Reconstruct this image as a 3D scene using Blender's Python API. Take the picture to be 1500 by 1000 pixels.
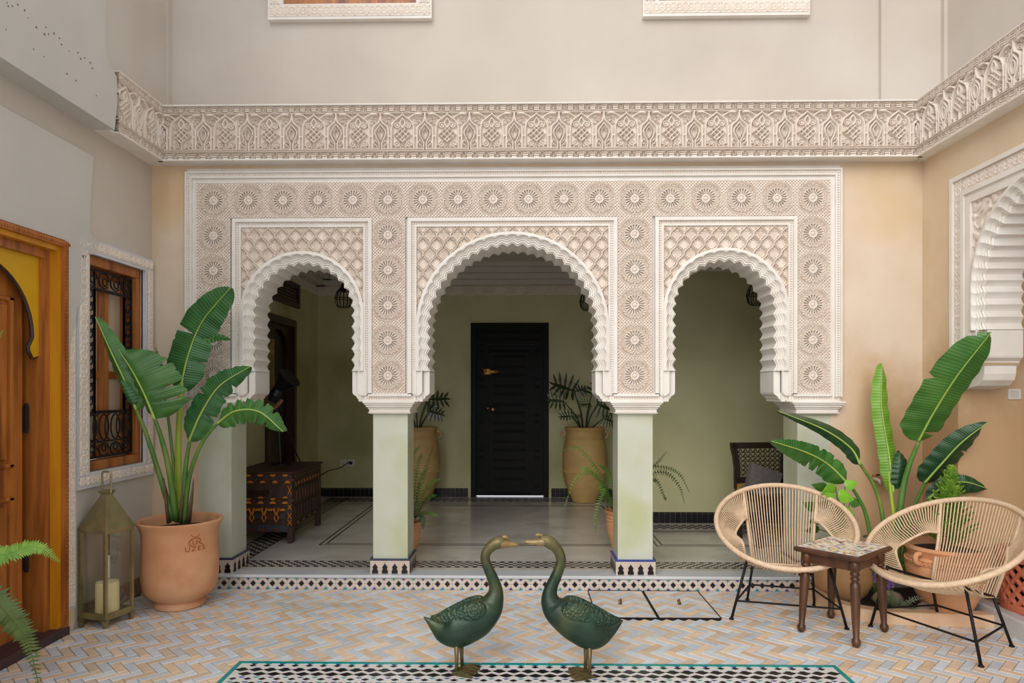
import bpy, bmesh, math, random
import numpy as np
from mathutils import Vector, Matrix
random.seed(7); np.random.seed(7)
for o in list(bpy.data.objects): bpy.data.objects.remove(o)
scene = bpy.context.scene
COL = scene.collection
PI = math.pi

# ------------------------------------------------------------------ camera
EYE = 1.45; YAW = math.radians(1.0); HORIZON = 573.0
cam_data = bpy.data.cameras.new('camera'); cam_data.sensor_width = 36.0; cam_data.lens = 24.0
cam_data.shift_y = (HORIZON - 500.0)/1500.0; cam_data.clip_start = 0.05
cam = bpy.data.objects.new('camera', cam_data); COL.objects.link(cam)
cam.location = (0, 0, EYE); cam.rotation_euler = (PI/2, 0, YAW); scene.camera = cam

# ------------------------------------------------------------------ world, sun, exposure
world = bpy.data.worlds.new('sky'); scene.world = world; world.use_nodes = True
bg = world.node_tree.nodes['Background']; bg.inputs[0].default_value = (0.93, 0.96, 1.0, 1); bg.inputs[1].default_value = 0.95
sun_d = bpy.data.lights.new('sun', 'SUN'); sun_d.energy = 2.0; sun_d.angle = math.radians(50); sun_d.color = (1.0, 0.965, 0.92)
sun = bpy.data.objects.new('sun', sun_d); COL.objects.link(sun)
sun.rotation_euler = (math.radians(60), math.radians(0), math.radians(-20))     # high, from above the courtyard behind the camera
vs = scene.view_settings; vs.view_transform = 'Standard'; vs.look = 'None'; vs.gamma = 1.0; vs.use_curve_mapping = False
vs.exposure = 0.12

# ------------------------------------------------------------------ projection helpers: a photo point on a known plane of the place
_c, _s = math.cos(YAW), math.sin(YAW)
def ray(px, py):
    a = (px-750)/1000; b = (HORIZON-py)/1000
    return Vector((a*_c-_s, a*_s+_c, b))
def onX(px, py, X): r = ray(px, py); k = X/r.x; return Vector((X, r.y*k, EYE+r.z*k))
def onY(px, py, Y): r = ray(px, py); k = Y/r.y; return Vector((r.x*k, Y, EYE+r.z*k))
def onZ(px, py, Z): r = ray(px, py); k = (Z-EYE)/r.z; return Vector((r.x*k, r.y*k, Z))

# ------------------------------------------------------------------ mesh builder
class MB:
    def __init__(s): s.v = []; s.f = []; s.m = []; s.mi = 0
    def add(s, vs, fs):
        n = len(s.v); s.v += [tuple(p) for p in vs]
        s.f += [tuple(i+n for i in f) for f in fs]; s.m += [s.mi]*len(fs); return s
    def box(s, x0, x1, y0, y1, z0, z1, bev=0):
        if bev:
            b = bev; vs = []; 
            for (z, i) in ((z0, b), (z0+b, 0), (z1-b, 0), (z1, b)):
                vs += [(x0+i+b*0, y0+i, z), (x1-i, y0+i, z), (x1-i, y1-i, z), (x0+i, y1-i, z)]
            fs = [(3, 2, 1, 0), (12, 13, 14, 15)]
            for k in range(3):
                for j in range(4):
                    a = k*4+j; c = k*4+(j+1) % 4; fs.append((a, c, c+4, a+4))
            return s.add(vs, fs)
        return s.add([(x0,y0,z0),(x1,y0,z0),(x1,y1,z0),(x0,y1,z0),(x0,y0,z1),(x1,y0,z1),(x1,y1,z1),(x0,y1,z1)],
                     [(3,2,1,0),(4,5,6,7),(0,1,5,4),(1,2,6,5),(2,3,7,6),(3,0,4,7)])
    def prism(s, pts, a, b, axis='y'):
        """polygon of 2-D points extruded from a to b along an axis (the polygon lies in the other two axes)"""
        n = len(pts)
        def mk(p, d):
            return {'y': (p[0], d, p[1]), 'x': (d, p[0], p[1]), 'z': (p[0], p[1], d)}[axis]
        vs = [mk(p, a) for p in pts]+[mk(p, b) for p in pts]
        fs = [tuple(range(n)), tuple(range(2*n-1, n-1, -1))]+[(i, i+n, (i+1) % n+n, (i+1) % n) for i in range(n)]
        return s.add(vs, fs)
    def tube(s, path, r, seg=8, closed=False, cap=True, flat=1.0):
        P = [Vector(p) for p in path]; n = len(P)
        R = r if isinstance(r, (list, tuple)) else [r]*n
        T = []
        for i in range(n):
            a = P[(i-1) % n] if (closed or i > 0) else P[i]
            b = P[(i+1) % n] if (closed or i < n-1) else P[i]
            t = (b-a); T.append(t.normalized() if t.length > 1e-9 else Vector((0,0,1)))
        up = Vector((0,0,1)) if abs(T[0].z) < .9 else Vector((1,0,0))
        N = (up - T[0]*up.dot(T[0])).normalized(); vs = []
        for i in range(n):
            N = N - T[i]*N.dot(T[i])
            N = N.normalized() if N.length > 1e-6 else T[i].orthogonal().normalized()
            B = T[i].cross(N)
            for k in range(seg):
                a = 2*PI*k/seg; vs.append(P[i]+(N*math.cos(a)*flat+B*math.sin(a))*R[i])
        fs = []
        for i in range(n if closed else n-1):
            j = (i+1) % n
            for k in range(seg):
                l = (k+1) % seg; fs.append((i*seg+k, i*seg+l, j*seg+l, j*seg+k))
        if cap and not closed:
            fs.append(tuple(range(seg-1, -1, -1))); fs.append(tuple((n-1)*seg+k for k in range(seg)))
        return s.add(vs, fs)
    def lathe(s, prof, seg=32, c=(0,0,0), ang=0, capb=True, capt=True):
        n = len(prof); vs = []; fs = []
        for (r, z) in prof:
            for k in range(seg):
                a = ang+2*PI*k/seg; vs.append((c[0]+r*math.cos(a), c[1]+r*math.sin(a), c[2]+z))
        for i in range(n-1):
            for k in range(seg):
                l = (k+1) % seg; fs.append((i*seg+k, i*seg+l, (i+1)*seg+l, (i+1)*seg+k))
        if capb: fs.append(tuple(range(seg-1, -1, -1)))
        if capt: fs.append(tuple((n-1)*seg+k for k in range(seg)))
        return s.add(vs, fs)
    def xf(s, M, n0=0):
        for i in range(n0, len(s.v)): s.v[i] = tuple(M @ Vector(s.v[i]))
        return s
    def mesh(s, name, mat=None, smooth=False):
        me = bpy.data.meshes.new(name); me.from_pydata(s.v, [], s.f)
        mats = mat if isinstance(mat, (list, tuple)) else [mat]
        for m in mats:
            if m: me.materials.append(m)
        if len(mats) > 1: me.polygons.foreach_set('material_index', s.m)
        if smooth: me.polygons.foreach_set('use_smooth', [True]*len(me.polygons))
        me.update(); return me
    def build(s, name, mat=None, parent=None, smooth=False, loc=None, rz=0):
        o = bpy.data.objects.new(name, s.mesh(name, mat, smooth)); COL.objects.link(o)
        if parent: o.parent = parent
        if loc is not None: o.location = loc
        if rz: o.rotation_euler = (0, 0, rz)
        if smooth == 'auto':
            autosmooth(o)
        return o
def autosmooth(o, deg=35):
    me = o.data
    bm = bmesh.new(); bm.from_mesh(me); lim = math.radians(deg)
    for e in bm.edges:
        e.smooth = not (len(e.link_faces) == 2 and e.calc_face_angle(0) > lim)
    for f in bm.faces: f.smooth = True
    bm.to_mesh(me); bm.free()
def tag(o, label=None, cat=None, group=None, kind=None):
    if label: o['label'] = label
    if cat: o['category'] = cat
    if group: o['group'] = group
    if kind: o['kind'] = kind
    return o
def empty(name, loc=(0,0,0), rz=0, label=None, cat=None, group=None, kind=None, parent=None):
    o = bpy.data.objects.new(name, None); COL.objects.link(o); o.location = loc; o.rotation_euler = (0,0,rz)
    o.empty_display_size = .05
    if parent: o.parent = parent
    return tag(o, label, cat, group, kind)
def inst(name, me, parent=None, loc=(0,0,0), rz=0, M=None, mat=None):
    o = bpy.data.objects.new(name, me); COL.objects.link(o)
    if parent: o.parent = parent
    if M is not None: o.matrix_local = M
    else: o.location = loc; o.rotation_euler = (0,0,rz)
    if mat:
        o.material_slots[0].link = 'OBJECT'; o.material_slots[0].material = mat
    return o
def bez(pts, n=16):
    """Catmull-Rom through points"""
    P = [Vector(p) for p in pts]; P = [P[0]*2-P[1]]+P+[P[-1]*2-P[-2]]; out = []
    m = len(P)-3
    for i in range(n+1):
        t = i/n*m; k = min(int(t), m-1); u = t-k
        a, b, c, d = P[k:k+4]
        out.append(.5*((2*b)+(c-a)*u+(2*a-5*b+4*c-d)*u*u+(3*b-a-3*c+d)*u**3))
    return out
def hfield(name, W, H, nx, ny, fn, keep=None, mat=None, smooth=False):
    """carved relief: a real height field standing in the XZ plane, raised towards -Y"""
    u = np.linspace(0, W, nx+1); v = np.linspace(0, H, ny+1); U, V = np.meshgrid(u, v)
    D = fn(U, V)
    vs = np.stack([U.ravel(), -D.ravel(), V.ravel()], 1)
    idx = np.arange((nx+1)*(ny+1)).reshape(ny+1, nx+1)
    F = np.stack([idx[:-1,:-1], idx[:-1,1:], idx[1:,1:], idx[1:,:-1]], -1).reshape(-1, 4)
    if keep is not None:
        K = keep(U, V).ravel(); F = F[K[F].all(1)]
        used = np.unique(F); rm = -np.ones(len(vs), int); rm[used] = np.arange(len(used)); vs = vs[used]; F = rm[F]
    me = bpy.data.meshes.new(name); me.from_pydata(vs.tolist(), [], F.tolist())
    if mat: me.materials.append(mat)
    if smooth: me.polygons.foreach_set('use_smooth', [True]*len(me.polygons))
    me.update(); return me

# ------------------------------------------------------------------ materials
def srgb(r, g, b):
    f = lambda c: (c/255/12.92 if c/255 <= .04045 else ((c/255+.055)/1.055)**2.4)
    return (f(r), f(g), f(b), 1)
def M(name, c1, c2=None, scale=4, rough=.6, bump=0, bscale=60, metal=0, pos=False, detail=6, c3=None, rand=0, spec=.5, stretch=None, lo=.3, hi=.7, trans=0, c3s=None, island=0, dist=0, coat=0, stain=None):
    m = bpy.data.materials.new(name); m.use_nodes = True; nt = m.node_tree; N = nt.nodes; L = nt.links
    b = N['Principled BSDF']; b.inputs['Roughness'].default_value = rough; b.inputs['Metallic'].default_value = metal
    b.inputs['Specular IOR Level'].default_value = spec
    if coat: b.inputs['Coat Weight'].default_value = coat; b.inputs['Coat Roughness'].default_value = .15
    if trans: b.inputs['Transmission Weight'].default_value = trans
    if pos: src = N.new('ShaderNodeNewGeometry').outputs['Position']
    else: src = N.new('ShaderNodeTexCoord').outputs['Object']
    if stretch:
        mp = N.new('ShaderNodeMapping'); mp.inputs['Scale'].default_value = stretch; L.new(src, mp.inputs[0]); src = mp.outputs[0]
    col = None
    if c2:
        n = N.new('ShaderNodeTexNoise'); n.inputs['Scale'].default_value = scale; n.inputs['Detail'].default_value = detail
        n.inputs['Distortion'].default_value = dist
        L.new(src, n.inputs['Vector'])
        r = N.new('ShaderNodeValToRGB'); r.color_ramp.elements[0].position = lo; r.color_ramp.elements[1].position = hi
        r.color_ramp.elements[0].color = c1; r.color_ramp.elements[1].color = c2
        L.new(n.outputs[0], r.inputs[0]); col = r.outputs[0]
        if c3:
            n2 = N.new('ShaderNodeTexNoise'); n2.inputs['Scale'].default_value = c3s or scale*.35; n2.inputs['Detail'].default_value = 8
            L.new(src, n2.inputs['Vector'])
            r2 = N.new('ShaderNodeValToRGB'); r2.color_ramp.elements[0].position = .5; r2.color_ramp.elements[1].position = .68
            r2.color_ramp.elements[0].color = (0,0,0,1); r2.color_ramp.elements[1].color = (1,1,1,1)
            L.new(n2.outputs[0], r2.inputs[0])
            mx = N.new('ShaderNodeMix'); mx.data_type = 'RGBA'; L.new(r2.outputs[0], mx.inputs[0]); L.new(col, mx.inputs[6]); mx.inputs[7].default_value = c3; col = mx.outputs[2]
    else:
        rgb = N.new('ShaderNodeRGB'); rgb.outputs[0].default_value = c1; col = rgb.outputs[0]
    if stain:   # water stain with its own ragged outline: (colour, z low, z high, min x, raggedness)
        sc, z0, z1, x0, rag = stain
        ge = N.new('ShaderNodeNewGeometry'); sp = N.new('ShaderNodeSeparateXYZ'); L.new(ge.outputs['Position'], sp.inputs[0])
        nz = N.new('ShaderNodeTexNoise'); nz.inputs['Scale'].default_value = 1.7; nz.inputs['Detail'].default_value = 8; nz.inputs['Roughness'].default_value = .65; L.new(ge.outputs['Position'], nz.inputs['Vector'])
        ma = N.new('ShaderNodeMath'); ma.operation = 'MULTIPLY_ADD'; L.new(nz.outputs[0], ma.inputs[0]); ma.inputs[1].default_value = -rag; L.new(sp.outputs[2], ma.inputs[2])
        r1 = N.new('ShaderNodeMapRange'); r1.interpolation_type = 'SMOOTHSTEP'; L.new(ma.outputs[0], r1.inputs[0]); r1.inputs[1].default_value = z1-rag*.5; r1.inputs[2].default_value = z0-rag*.5
        r2 = N.new('ShaderNodeMapRange'); L.new(sp.outputs[0], r2.inputs[0]); r2.inputs[1].default_value = x0; r2.inputs[2].default_value = x0+.3
        mm = N.new('ShaderNodeMath'); mm.operation = 'MULTIPLY'; L.new(r1.outputs[0], mm.inputs[0]); L.new(r2.outputs[0], mm.inputs[1])
        m4 = N.new('ShaderNodeMath'); m4.operation = 'MULTIPLY'; m4.inputs[1].default_value = .8; L.new(mm.outputs[0], m4.inputs[0])
        mx = N.new('ShaderNodeMix'); mx.data_type = 'RGBA'; L.new(m4.outputs[0], mx.inputs[0]); L.new(col, mx.inputs[6]); mx.inputs[7].default_value = sc; col = mx.outputs[2]
    if rand or island:
        if island: rs = N.new('ShaderNodeNewGeometry').outputs['Random Per Island']; amt = island
        else: rs = N.new('ShaderNodeObjectInfo').outputs['Random']; amt = rand
        mr = N.new('ShaderNodeMapRange'); L.new(rs, mr.inputs[0]); mr.inputs[3].default_value = 1-amt; mr.inputs[4].default_value = 1+amt*.7
        hs = N.new('ShaderNodeHueSaturation'); L.new(mr.outputs[0], hs.inputs['Value'])
        m2 = N.new('ShaderNodeMath'); m2.operation = 'MULTIPLY'; m2.inputs[1].default_value = 7.31; L.new(rs, m2.inputs[0])
        m3 = N.new('ShaderNodeMath'); m3.operation = 'FRACT'; L.new(m2.outputs[0], m3.inputs[0])
        mr2 = N.new('ShaderNodeMapRange'); L.new(m3.outputs[0], mr2.inputs[0]); mr2.inputs[3].default_value = 1-amt*1.2; mr2.inputs[4].default_value = 1+amt*1.2
        L.new(mr2.outputs[0], hs.inputs['Saturation'])
        L.new(col, hs.inputs['Color']); col = hs.outputs[0]
    L.new(col, b.inputs['Base Color'])
    if bump:
        n3 = N.new('ShaderNodeTexNoise'); n3.inputs['Scale'].default_value = bscale; n3.inputs['Detail'].default_value = 5; L.new(src, n3.inputs['Vector'])
        bp = N.new('ShaderNodeBump'); bp.inputs['Strength'].default_value = bump; bp.inputs['Distance'].default_value = .01
        L.new(n3.outputs[0], bp.inputs['Height']); L.new(bp.outputs[0], b.inputs['Normal'])
    m['out'] = 1
    return m
MAT = {}
MAT['stucco'] = M('carved_stucco', srgb(228,217,205), srgb(220,205,190), 6, .75, .08, 120)
MAT['stucco_white'] = M('smooth_stucco', srgb(232,227,220), srgb(222,214,204), 5, .7)
MAT['plaster'] = M('tadelakt_sand', srgb(200,189,176), srgb(190,179,167), 1.6, .7, .12, 25, pos=True, c3=srgb(202,197,190), c3s=.55)
MAT['plaster_warm'] = M('tadelakt_ochre', srgb(218,200,178), srgb(208,188,164), 2.2, .65, .12, 25, pos=True, c3=srgb(208,178,138), c3s=.8, dist=.6, stain=(srgb(190,146,100), 1.2, 1.9, 2.2, 1.6))
MAT['plaster_tan'] = M('tadelakt_tan', srgb(220,200,172), srgb(208,184,152), 2.0, .62, .12, 25, pos=True, c3=srgb(190,146,96), c3s=.9, dist=.7, stain=(srgb(180,140,96), 1.2, 2.1, 0, 1.6))
MAT['limewash'] = M('grey_limewash', srgb(200,195,188), srgb(192,188,181), 2, .8, pos=True)
MAT['green_wall'] = M('olive_tadelakt', srgb(206,202,158), srgb(190,186,138), 1.3, .5, .1, 20, pos=True, c3=srgb(160,156,98), c3s=.7, dist=.8)
MAT['green_col'] = M('pale_green_tadelakt', srgb(190,193,172), srgb(198,201,186), 3, .5, .1, 25, pos=True, c3=srgb(180,184,142), c3s=2.0, dist=.6)
MAT['grout'] = M('grout', srgb(206,192,174), srgb(190,176,158), 9, .85)
MAT['tile_grey'] = M('glazed_tile_grey', srgb(210,215,220), srgb(194,200,208), 14, .38, .1, 60, rand=.16)
MAT['tile_salmon'] = M('glazed_tile_salmon', srgb(226,204,180), srgb(212,186,160), 14, .42, .1, 60, rand=.16)
MAT['tile_grey_i'] = M('glazed_tile_grey_far', srgb(210,215,220), srgb(194,200,208), 14, .38, .1, 60, island=.16)
MAT['tile_salmon_i'] = M('glazed_tile_salmon_far', srgb(226,204,180), srgb(212,186,160), 14, .42, .1, 60, island=.16)
MAT['tile_white'] = M('glazed_white', srgb(222,218,214), srgb(210,204,200), 10, .35)
MAT['tile_beige'] = M('glazed_beige', srgb(206,190,176), srgb(192,174,160), 18, .4)
MAT['tile_black'] = M('glazed_black', srgb(26,25,28), srgb(38,36,38), 14, .3, rand=.3, spec=.25)
MAT['tile_blue'] = M('glazed_blue', srgb(36,52,130), srgb(46,74,150), 14, .25)
MAT['tile_teal'] = M('glazed_teal', srgb(10,128,128), srgb(24,150,146), 14, .25)
MAT['marble'] = M('grey_marble', srgb(214,208,198), srgb(196,190,180), 1.6, .14, pos=True, dist=1.5, c3=srgb(182,176,168), c3s=2.5)
MAT['marble_step'] = M('white_marble', srgb(204,206,206), srgb(186,190,194), 2.2, .25, pos=True, dist=1.2)
MAT['inlay'] = M('black_marble', srgb(38,36,36), srgb(54,50,48), 6, .2)
MAT['wood'] = M('cedar', srgb(186,114,50), srgb(146,82,32), 3.0, .38, .1, 40, stretch=(6,6,.6), dist=1.0, c3=srgb(112,58,22), c3s=2.0)
MAT['wood_gold'] = M('golden_varnished_wood', srgb(214,150,24), srgb(190,120,16), 2.5, .35, stretch=(5,5,.6))
MAT['yellow'] = M('yellow_paint', srgb(214,166,14), srgb(198,146,10), 3, .45)
MAT['wood_dark'] = M('dark_wood', srgb(64,34,20), srgb(40,22,14), 3.0, .4, .1, 40, stretch=(6,6,.6))
MAT['wood_table'] = M('turned_walnut', srgb(92,56,32), srgb(60,36,20), 5, .35, .1, 50, stretch=(4,4,.8))
MAT['iron'] = M('wrought_iron', srgb(28,26,28), srgb(42,38,38), 20, .5, metal=.6)
MAT['black_paint'] = M('black_lacquer', srgb(15,14,14), srgb(24,22,21), 5, .42, .1, 30, spec=.13)
MAT['brass'] = M('aged_brass', srgb(170,124,60), srgb(120,82,34), 20, .35, metal=.9)
MAT['brass_dull'] = M('lantern_brass', srgb(176,166,128), srgb(146,136,100), 8, .42, metal=.85, bump=.1)
MAT['wax'] = M('candle_wax', srgb(232,222,176), srgb(222,208,154), 6, .5)
MAT['white'] = M('white_plastic', srgb(222,220,212), None, 5, .4)
MAT['terracotta'] = M('terracotta', srgb(212,156,114), srgb(196,136,94), 5, .75, .15, 40, c3=srgb(220,172,134), c3s=2)
MAT['terracotta_red'] = M('terracotta_red', srgb(190,106,74), srgb(168,90,60), 6, .75, .15, 40)
MAT['urn'] = M('yellow_earthenware', srgb(206,172,112), srgb(184,148,92), 4, .65, .2, 30)
MAT['pot_tan'] = M('tan_earthenware', srgb(204,160,112), srgb(184,138,92), 5, .7, .2, 30)
MAT['soil'] = M('soil', srgb(48,36,28), srgb(28,20,16), 30, .95, .5, 60)
MAT['black_rubber'] = M('black_plastic', srgb(18,18,20), None, 5, .4)
MAT['rope'] = M('beige_cord', srgb(216,188,156), srgb(198,168,136), 30, .6)
MAT['rim'] = M('wrapped_rim', srgb(222,194,164), srgb(206,176,146), 40, .55, .3, 160)
MAT['grey_fabric'] = M('grey_cushion', srgb(120,112,108), srgb(98,92,90), 30, .9)
def glass_mat():
    m = bpy.data.materials.new('clear_glass'); m.use_nodes = True; nt = m.node_tree; N = nt.nodes; L = nt.links
    for n in list(N):
        if n.type == 'BSDF_PRINCIPLED': N.remove(n)
    t = N.new('ShaderNodeBsdfTransparent'); g = N.new('ShaderNodeBsdfGlossy'); g.inputs['Roughness'].default_value = .03
    mx = N.new('ShaderNodeMixShader'); mx.inputs[0].default_value = .06; L.new(t.outputs[0], mx.inputs[1]); L.new(g.outputs[0], mx.inputs[2])
    t.inputs[0].default_value = (.97,.97,.94,1)
    L.new(mx.outputs[0], N['Material Output'].inputs[0]); return m
MAT['glass'] = glass_mat()
MAT['mirror'] = M('dark_pane', srgb(150,140,128), None, 5, .08, metal=.9)
MAT['window_glass'] = M('window_pane', srgb(196,176,152), srgb(170,148,124), 2, .12, spec=.8)
# ================================================================== THE SETTING
XL, XR, YF = -2.765, 2.905, 5.03        # left wall, right wall, facade plane
STEP = .105                              # lounge floor level
YS = 4.98                                # front of the step
LB = 8.68                                # lounge back wall
LX = -2.636                              # lounge left wall
RB, RX = 7.0, 1.27                       # nearer wall section on the right, and its corner
def S(name, mb, mat, label, parent=None, smooth=False, cat='wall'):
    o = mb.build(name, mat, parent, smooth)
    if parent is None: tag(o, label, cat, kind='structure')
    return o
# ---- ground slab
floor = S('floor', MB().box(XL-.9, XR+.2, 1.2, YS+.02, -.10, -.012), MAT['grout'], 'courtyard floor of glazed grey and salmon herringbone tiles', cat='floor')
# ---- facade wall: inverted U around the arcade
cx0 = onY(291, 600, 5.02).x; cx1 = onY(1217, 600, 5.02).x
w = MB()
w.prism([(XL-.3, -.05), (cx0, -.05), (cx0, 1.28), (cx0-.06, 1.42), (cx0-.06, 3.0), (cx1+.06, 3.0), (cx1+.06, 1.42), (cx1, 1.28), (cx1, -.05), (XR+.3, -.05), (XR+.3, 3.3), (XL-.3, 3.3)], YF, YF+.30)
wall_back = S('wall_back', w, MAT['plaster_warm'], 'ochre plaster facade wall around the triple-arched arcade')
w = MB().box(-2.95, 3.4, 5.13, 5.4, 3.3, 6.4)
wall_upper = S('wall_back_upper', w, MAT['plaster'], 'pale sand plaster upper storey wall above the carved frieze')
px_ = onY(1290, 100, 5.10).x
MB().box(px_, 3.15, 5.09, 5.2, 3.3, 6.4).build('pilaster', MAT['plaster'], wall_upper)
# ---- left wall with door and window openings
WY0, WY1, WZ0, WZ1 = onX(126, 500, XL).y, onX(209, 500, XL).y, onX(126, 692, XL).z, onX(126, 370, XL).z
DY1 = onX(90, 500, XL).y; DY0 = DY1-1.18; DZ1 = onX(88, 354, XL).z
w = MB()
w.box(XL-.34, XL, WY1, YF, -.05, 3.3); w.box(XL-.34, XL, DY1, WY0, -.05, 3.3)
w.box(XL-.34, XL, WY0, WY1, WZ1, 3.3); w.box(XL-.34, XL, WY0, WY1, -.05, WZ0)
w.box(XL-.34, XL, DY0, DY1, DZ1, 3.3); w.box(XL-.34, XL, 1.2, DY0, -.05, 3.3)
wall_left = S('wall_left', w, MAT['plaster'], 'sand plaster left wall with cedar door and grilled window')
MB().box(-3.1, -2.685, 1.2, 5.13, 3.3, 6.4).build('upper_wall', MAT['plaster'], wall_left)
MB().box(-2.70, -2.665, 5.07, 5.13, 3.4, 6.4, .01).build('corner_bead', MAT['plaster'], wall_left)
# smooth grey limewash repair, upper block flush with the frieze and lower skim on the wall
XF = -2.655
pts = [onX(p[0], p[1], XF+.037) for p in ((157, -40), (155, 40), (155, 72), (160, 92), (171, 112), (172, 150), (168, 193))]
pl = [(p.y, p.z) for p in pts]; pl[-1] = (pl[-1][0], 3.122)
pl = [(pl[0][0], 6.2)]+pl[1:]+[(1.2, 3.122), (1.2, 6.2)]
lw = MB().prism(pl, -2.80, XF+.037, 'x').build('limewash_block', MAT['limewash'], wall_left)
pts = [onX(p[0], p[1], XL+.03) for p in ((137, 229), (134, 280), (131, 338), (137, 348), (146, 352), (143, 366), (139, 373), (126, 371), (126, 440), (113, 450), (111, 474), (104, 500), (102, 530), (99, 560), (98, 600), (97, 640), (96, 352))]
pl = [(p.y, p.z) for p in pts]+[(1.2, DZ1+.004), (1.2, onX(0, 147, XL+.03).z+.35)]
q = onX(0, 147, XL+.03); pl[-1] = (q.y-1.6, q.z-.02); pl[-2] = (q.y-1.6, DZ1+.004)
MB().prism(pl, XL-.01, XL+.03, 'x').build('limewash_skim', MAT['limewash'], wall_left)
sp = MB(); rs = random.Random(3)
for (px, py) in ((10,4),(12,9),(18,9),(26,7),(36,15),(41,26),(9,43),(53,40),(49,72),(67,40),(65,50),(71,50),(79,49),(87,56),(90,65),(101,75),(114,77),(118,86),(124,85),(132,92),(135,100),(64,83),(98,108),(111,118),(141,140)):
    p = onX(px, py, XF+.0372); r = rs.uniform(.003, .007)
    sp.tube([p, p+Vector((.0015, 0, 0))], r, 6)
sp.build('chips', M('dark_chip', srgb(120,98,76), None, 5, .9), wall_left)['kind'] = 'stuff'
# ---- right wall with side arch
YJ = 4.62                       # far jamb of the side opening
RAc, RAz, RAr = onX(1428, 402, XR).y-.64, 2.09, .64
w = MB(); w.box(XR, XR+1.9, YJ, YF+.3, -.05, 3.3)
n = 20; arc = [(RAc+(RAr-.06)*math.cos(PI*i/n), RAz+(RAr-.06)*math.sin(PI*i/n)) for i in range(n+1)]
w.prism([(YJ+.05, 1.62), (YJ+.05, 3.3), (1.2, 3.3), (1.2, -.05), (RAc-RAr+.06, -.05)]+arc[::-1]+[(RAc+RAr-.06, 1.62)], XR+.001, XR+.235, 'x')
w.box(XR+1.7, XR+1.9, 1.2, YJ, -.05, 3.3); w.box(XR+.2, XR+1.9, 1.2, YJ, 3.1, 3.3)
wall_right = S('wall_right', w, MAT['plaster_tan'], 'stained tan plaster right wall with the side arch')
MB().box(3.10, 3.4, 1.2, 5.13, 3.3, 6.4).build('upper_wall', MAT['plaster'], wall_right)
MB().box(3.075, 3.11, 5.05, 5.09, 3.4, 6.4, .01).build('corner_bead', MAT['plaster'], wall_right)
# ---- lounge shell
lf = MB().box(LX-.1, 4.3, YS+.012, LB+.1, -.05, STEP)
floor_lounge = S('floor_lounge', lf, MAT['marble'], 'polished grey marble lounge floor behind the arcade', cat='floor')
w = MB(); DX0, DX1 = -.675, .315; DTOP = 2.32
w.box(LX-.2, DX0, LB, LB+.25, 0, 3.2); w.box(DX1, RX+.2, LB, LB+.25, 0, 3.2); w.box(DX0, DX1, LB, LB+.25, DTOP, 3.2)
w.box(RX, 4.3, RB, RB+.2, 0, 3.2); w.box(RX, RX+.2, RB+.2, LB, 0, 3.2); w.box(4.2, 4.4, YF+.3, RB, 0, 3.2)
wall_lounge = S('wall_lounge', w, MAT['green_wall'], 'olive green polished plaster back wall of the lounge')
LD0, LD1 = onX(388, 500, LX).y, onX(431, 500, LX).y; LDT = onX(431, 470, LX).z
w = MB(); w.box(LX-.2, LX, YF+.3, LD0, 0, 3.2); w.box(LX-.2, LX, LD1, LB, 0, 3.2); w.box(LX-.2, LX, LD0, LD1, LDT, 3.2)
wall_lounge_left = S('wall_lounge_left', w, MAT['green_wall'], 'olive green side wall of the lounge behind the chest')
w = MB().box(LX-.2, 4.3, YF+.28, LB+.2, 3.02, 3.2)
for a, z0, z1 in ((.42, 2.97, 3.03), (.32, 2.91, 2.98), (.22, 2.85, 2.92), (.12, 2.79, 2.86)):
    w.box(LX, RX, LB-a, LB, z0, z1); w.box(LX, LX+a, YF+.3, LB, z0, z1); w.box(RX-.02, 4.3, RB-a, RB, z0, z1); w.box(RX-a, RX, RB, LB, z0, z1)
ceiling = S('ceiling', w, M('grey_plaster_ceiling', srgb(214,208,200), srgb(202,196,188), 2, .7, pos=True), 'stepped grey plaster ceiling of the lounge', cat='ceiling')
def cornice_fn(U, V):
    p = .26; u = (U % p)/p-.5; v = V/.115-.5
    d1 = np.abs(np.abs(u*2)+np.abs(v*1.5)-.5); d2 = np.abs(np.hypot(u*2.0, v*1.1)-.34); d3 = np.abs(np.abs(u*2)-np.abs(v*1.5)-.1)
    return .007*np.clip(1.4-np.minimum(np.minimum(d1, d2), d3)/.06, 0, 1)
cme = hfield('cornice_relief', RX-LX, .115, 300, 20, cornice_fn, mat=MAT['stucco'])
inst('carved_cornice', cme, ceiling, (LX, LB-.004, 2.672))
inst('carved_cornice', hfield('cornice_relief', LB-YF-.3, .115, 240, 20, cornice_fn, mat=MAT['stucco']), ceiling, (LX+.004, YF+.3, 2.672), PI/2)
inst('carved_cornice', hfield('cornice_relief', 2.9, .115, 240, 20, cornice_fn, mat=MAT['stucco']), ceiling, (RX, RB-.004, 2.672))

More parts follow.
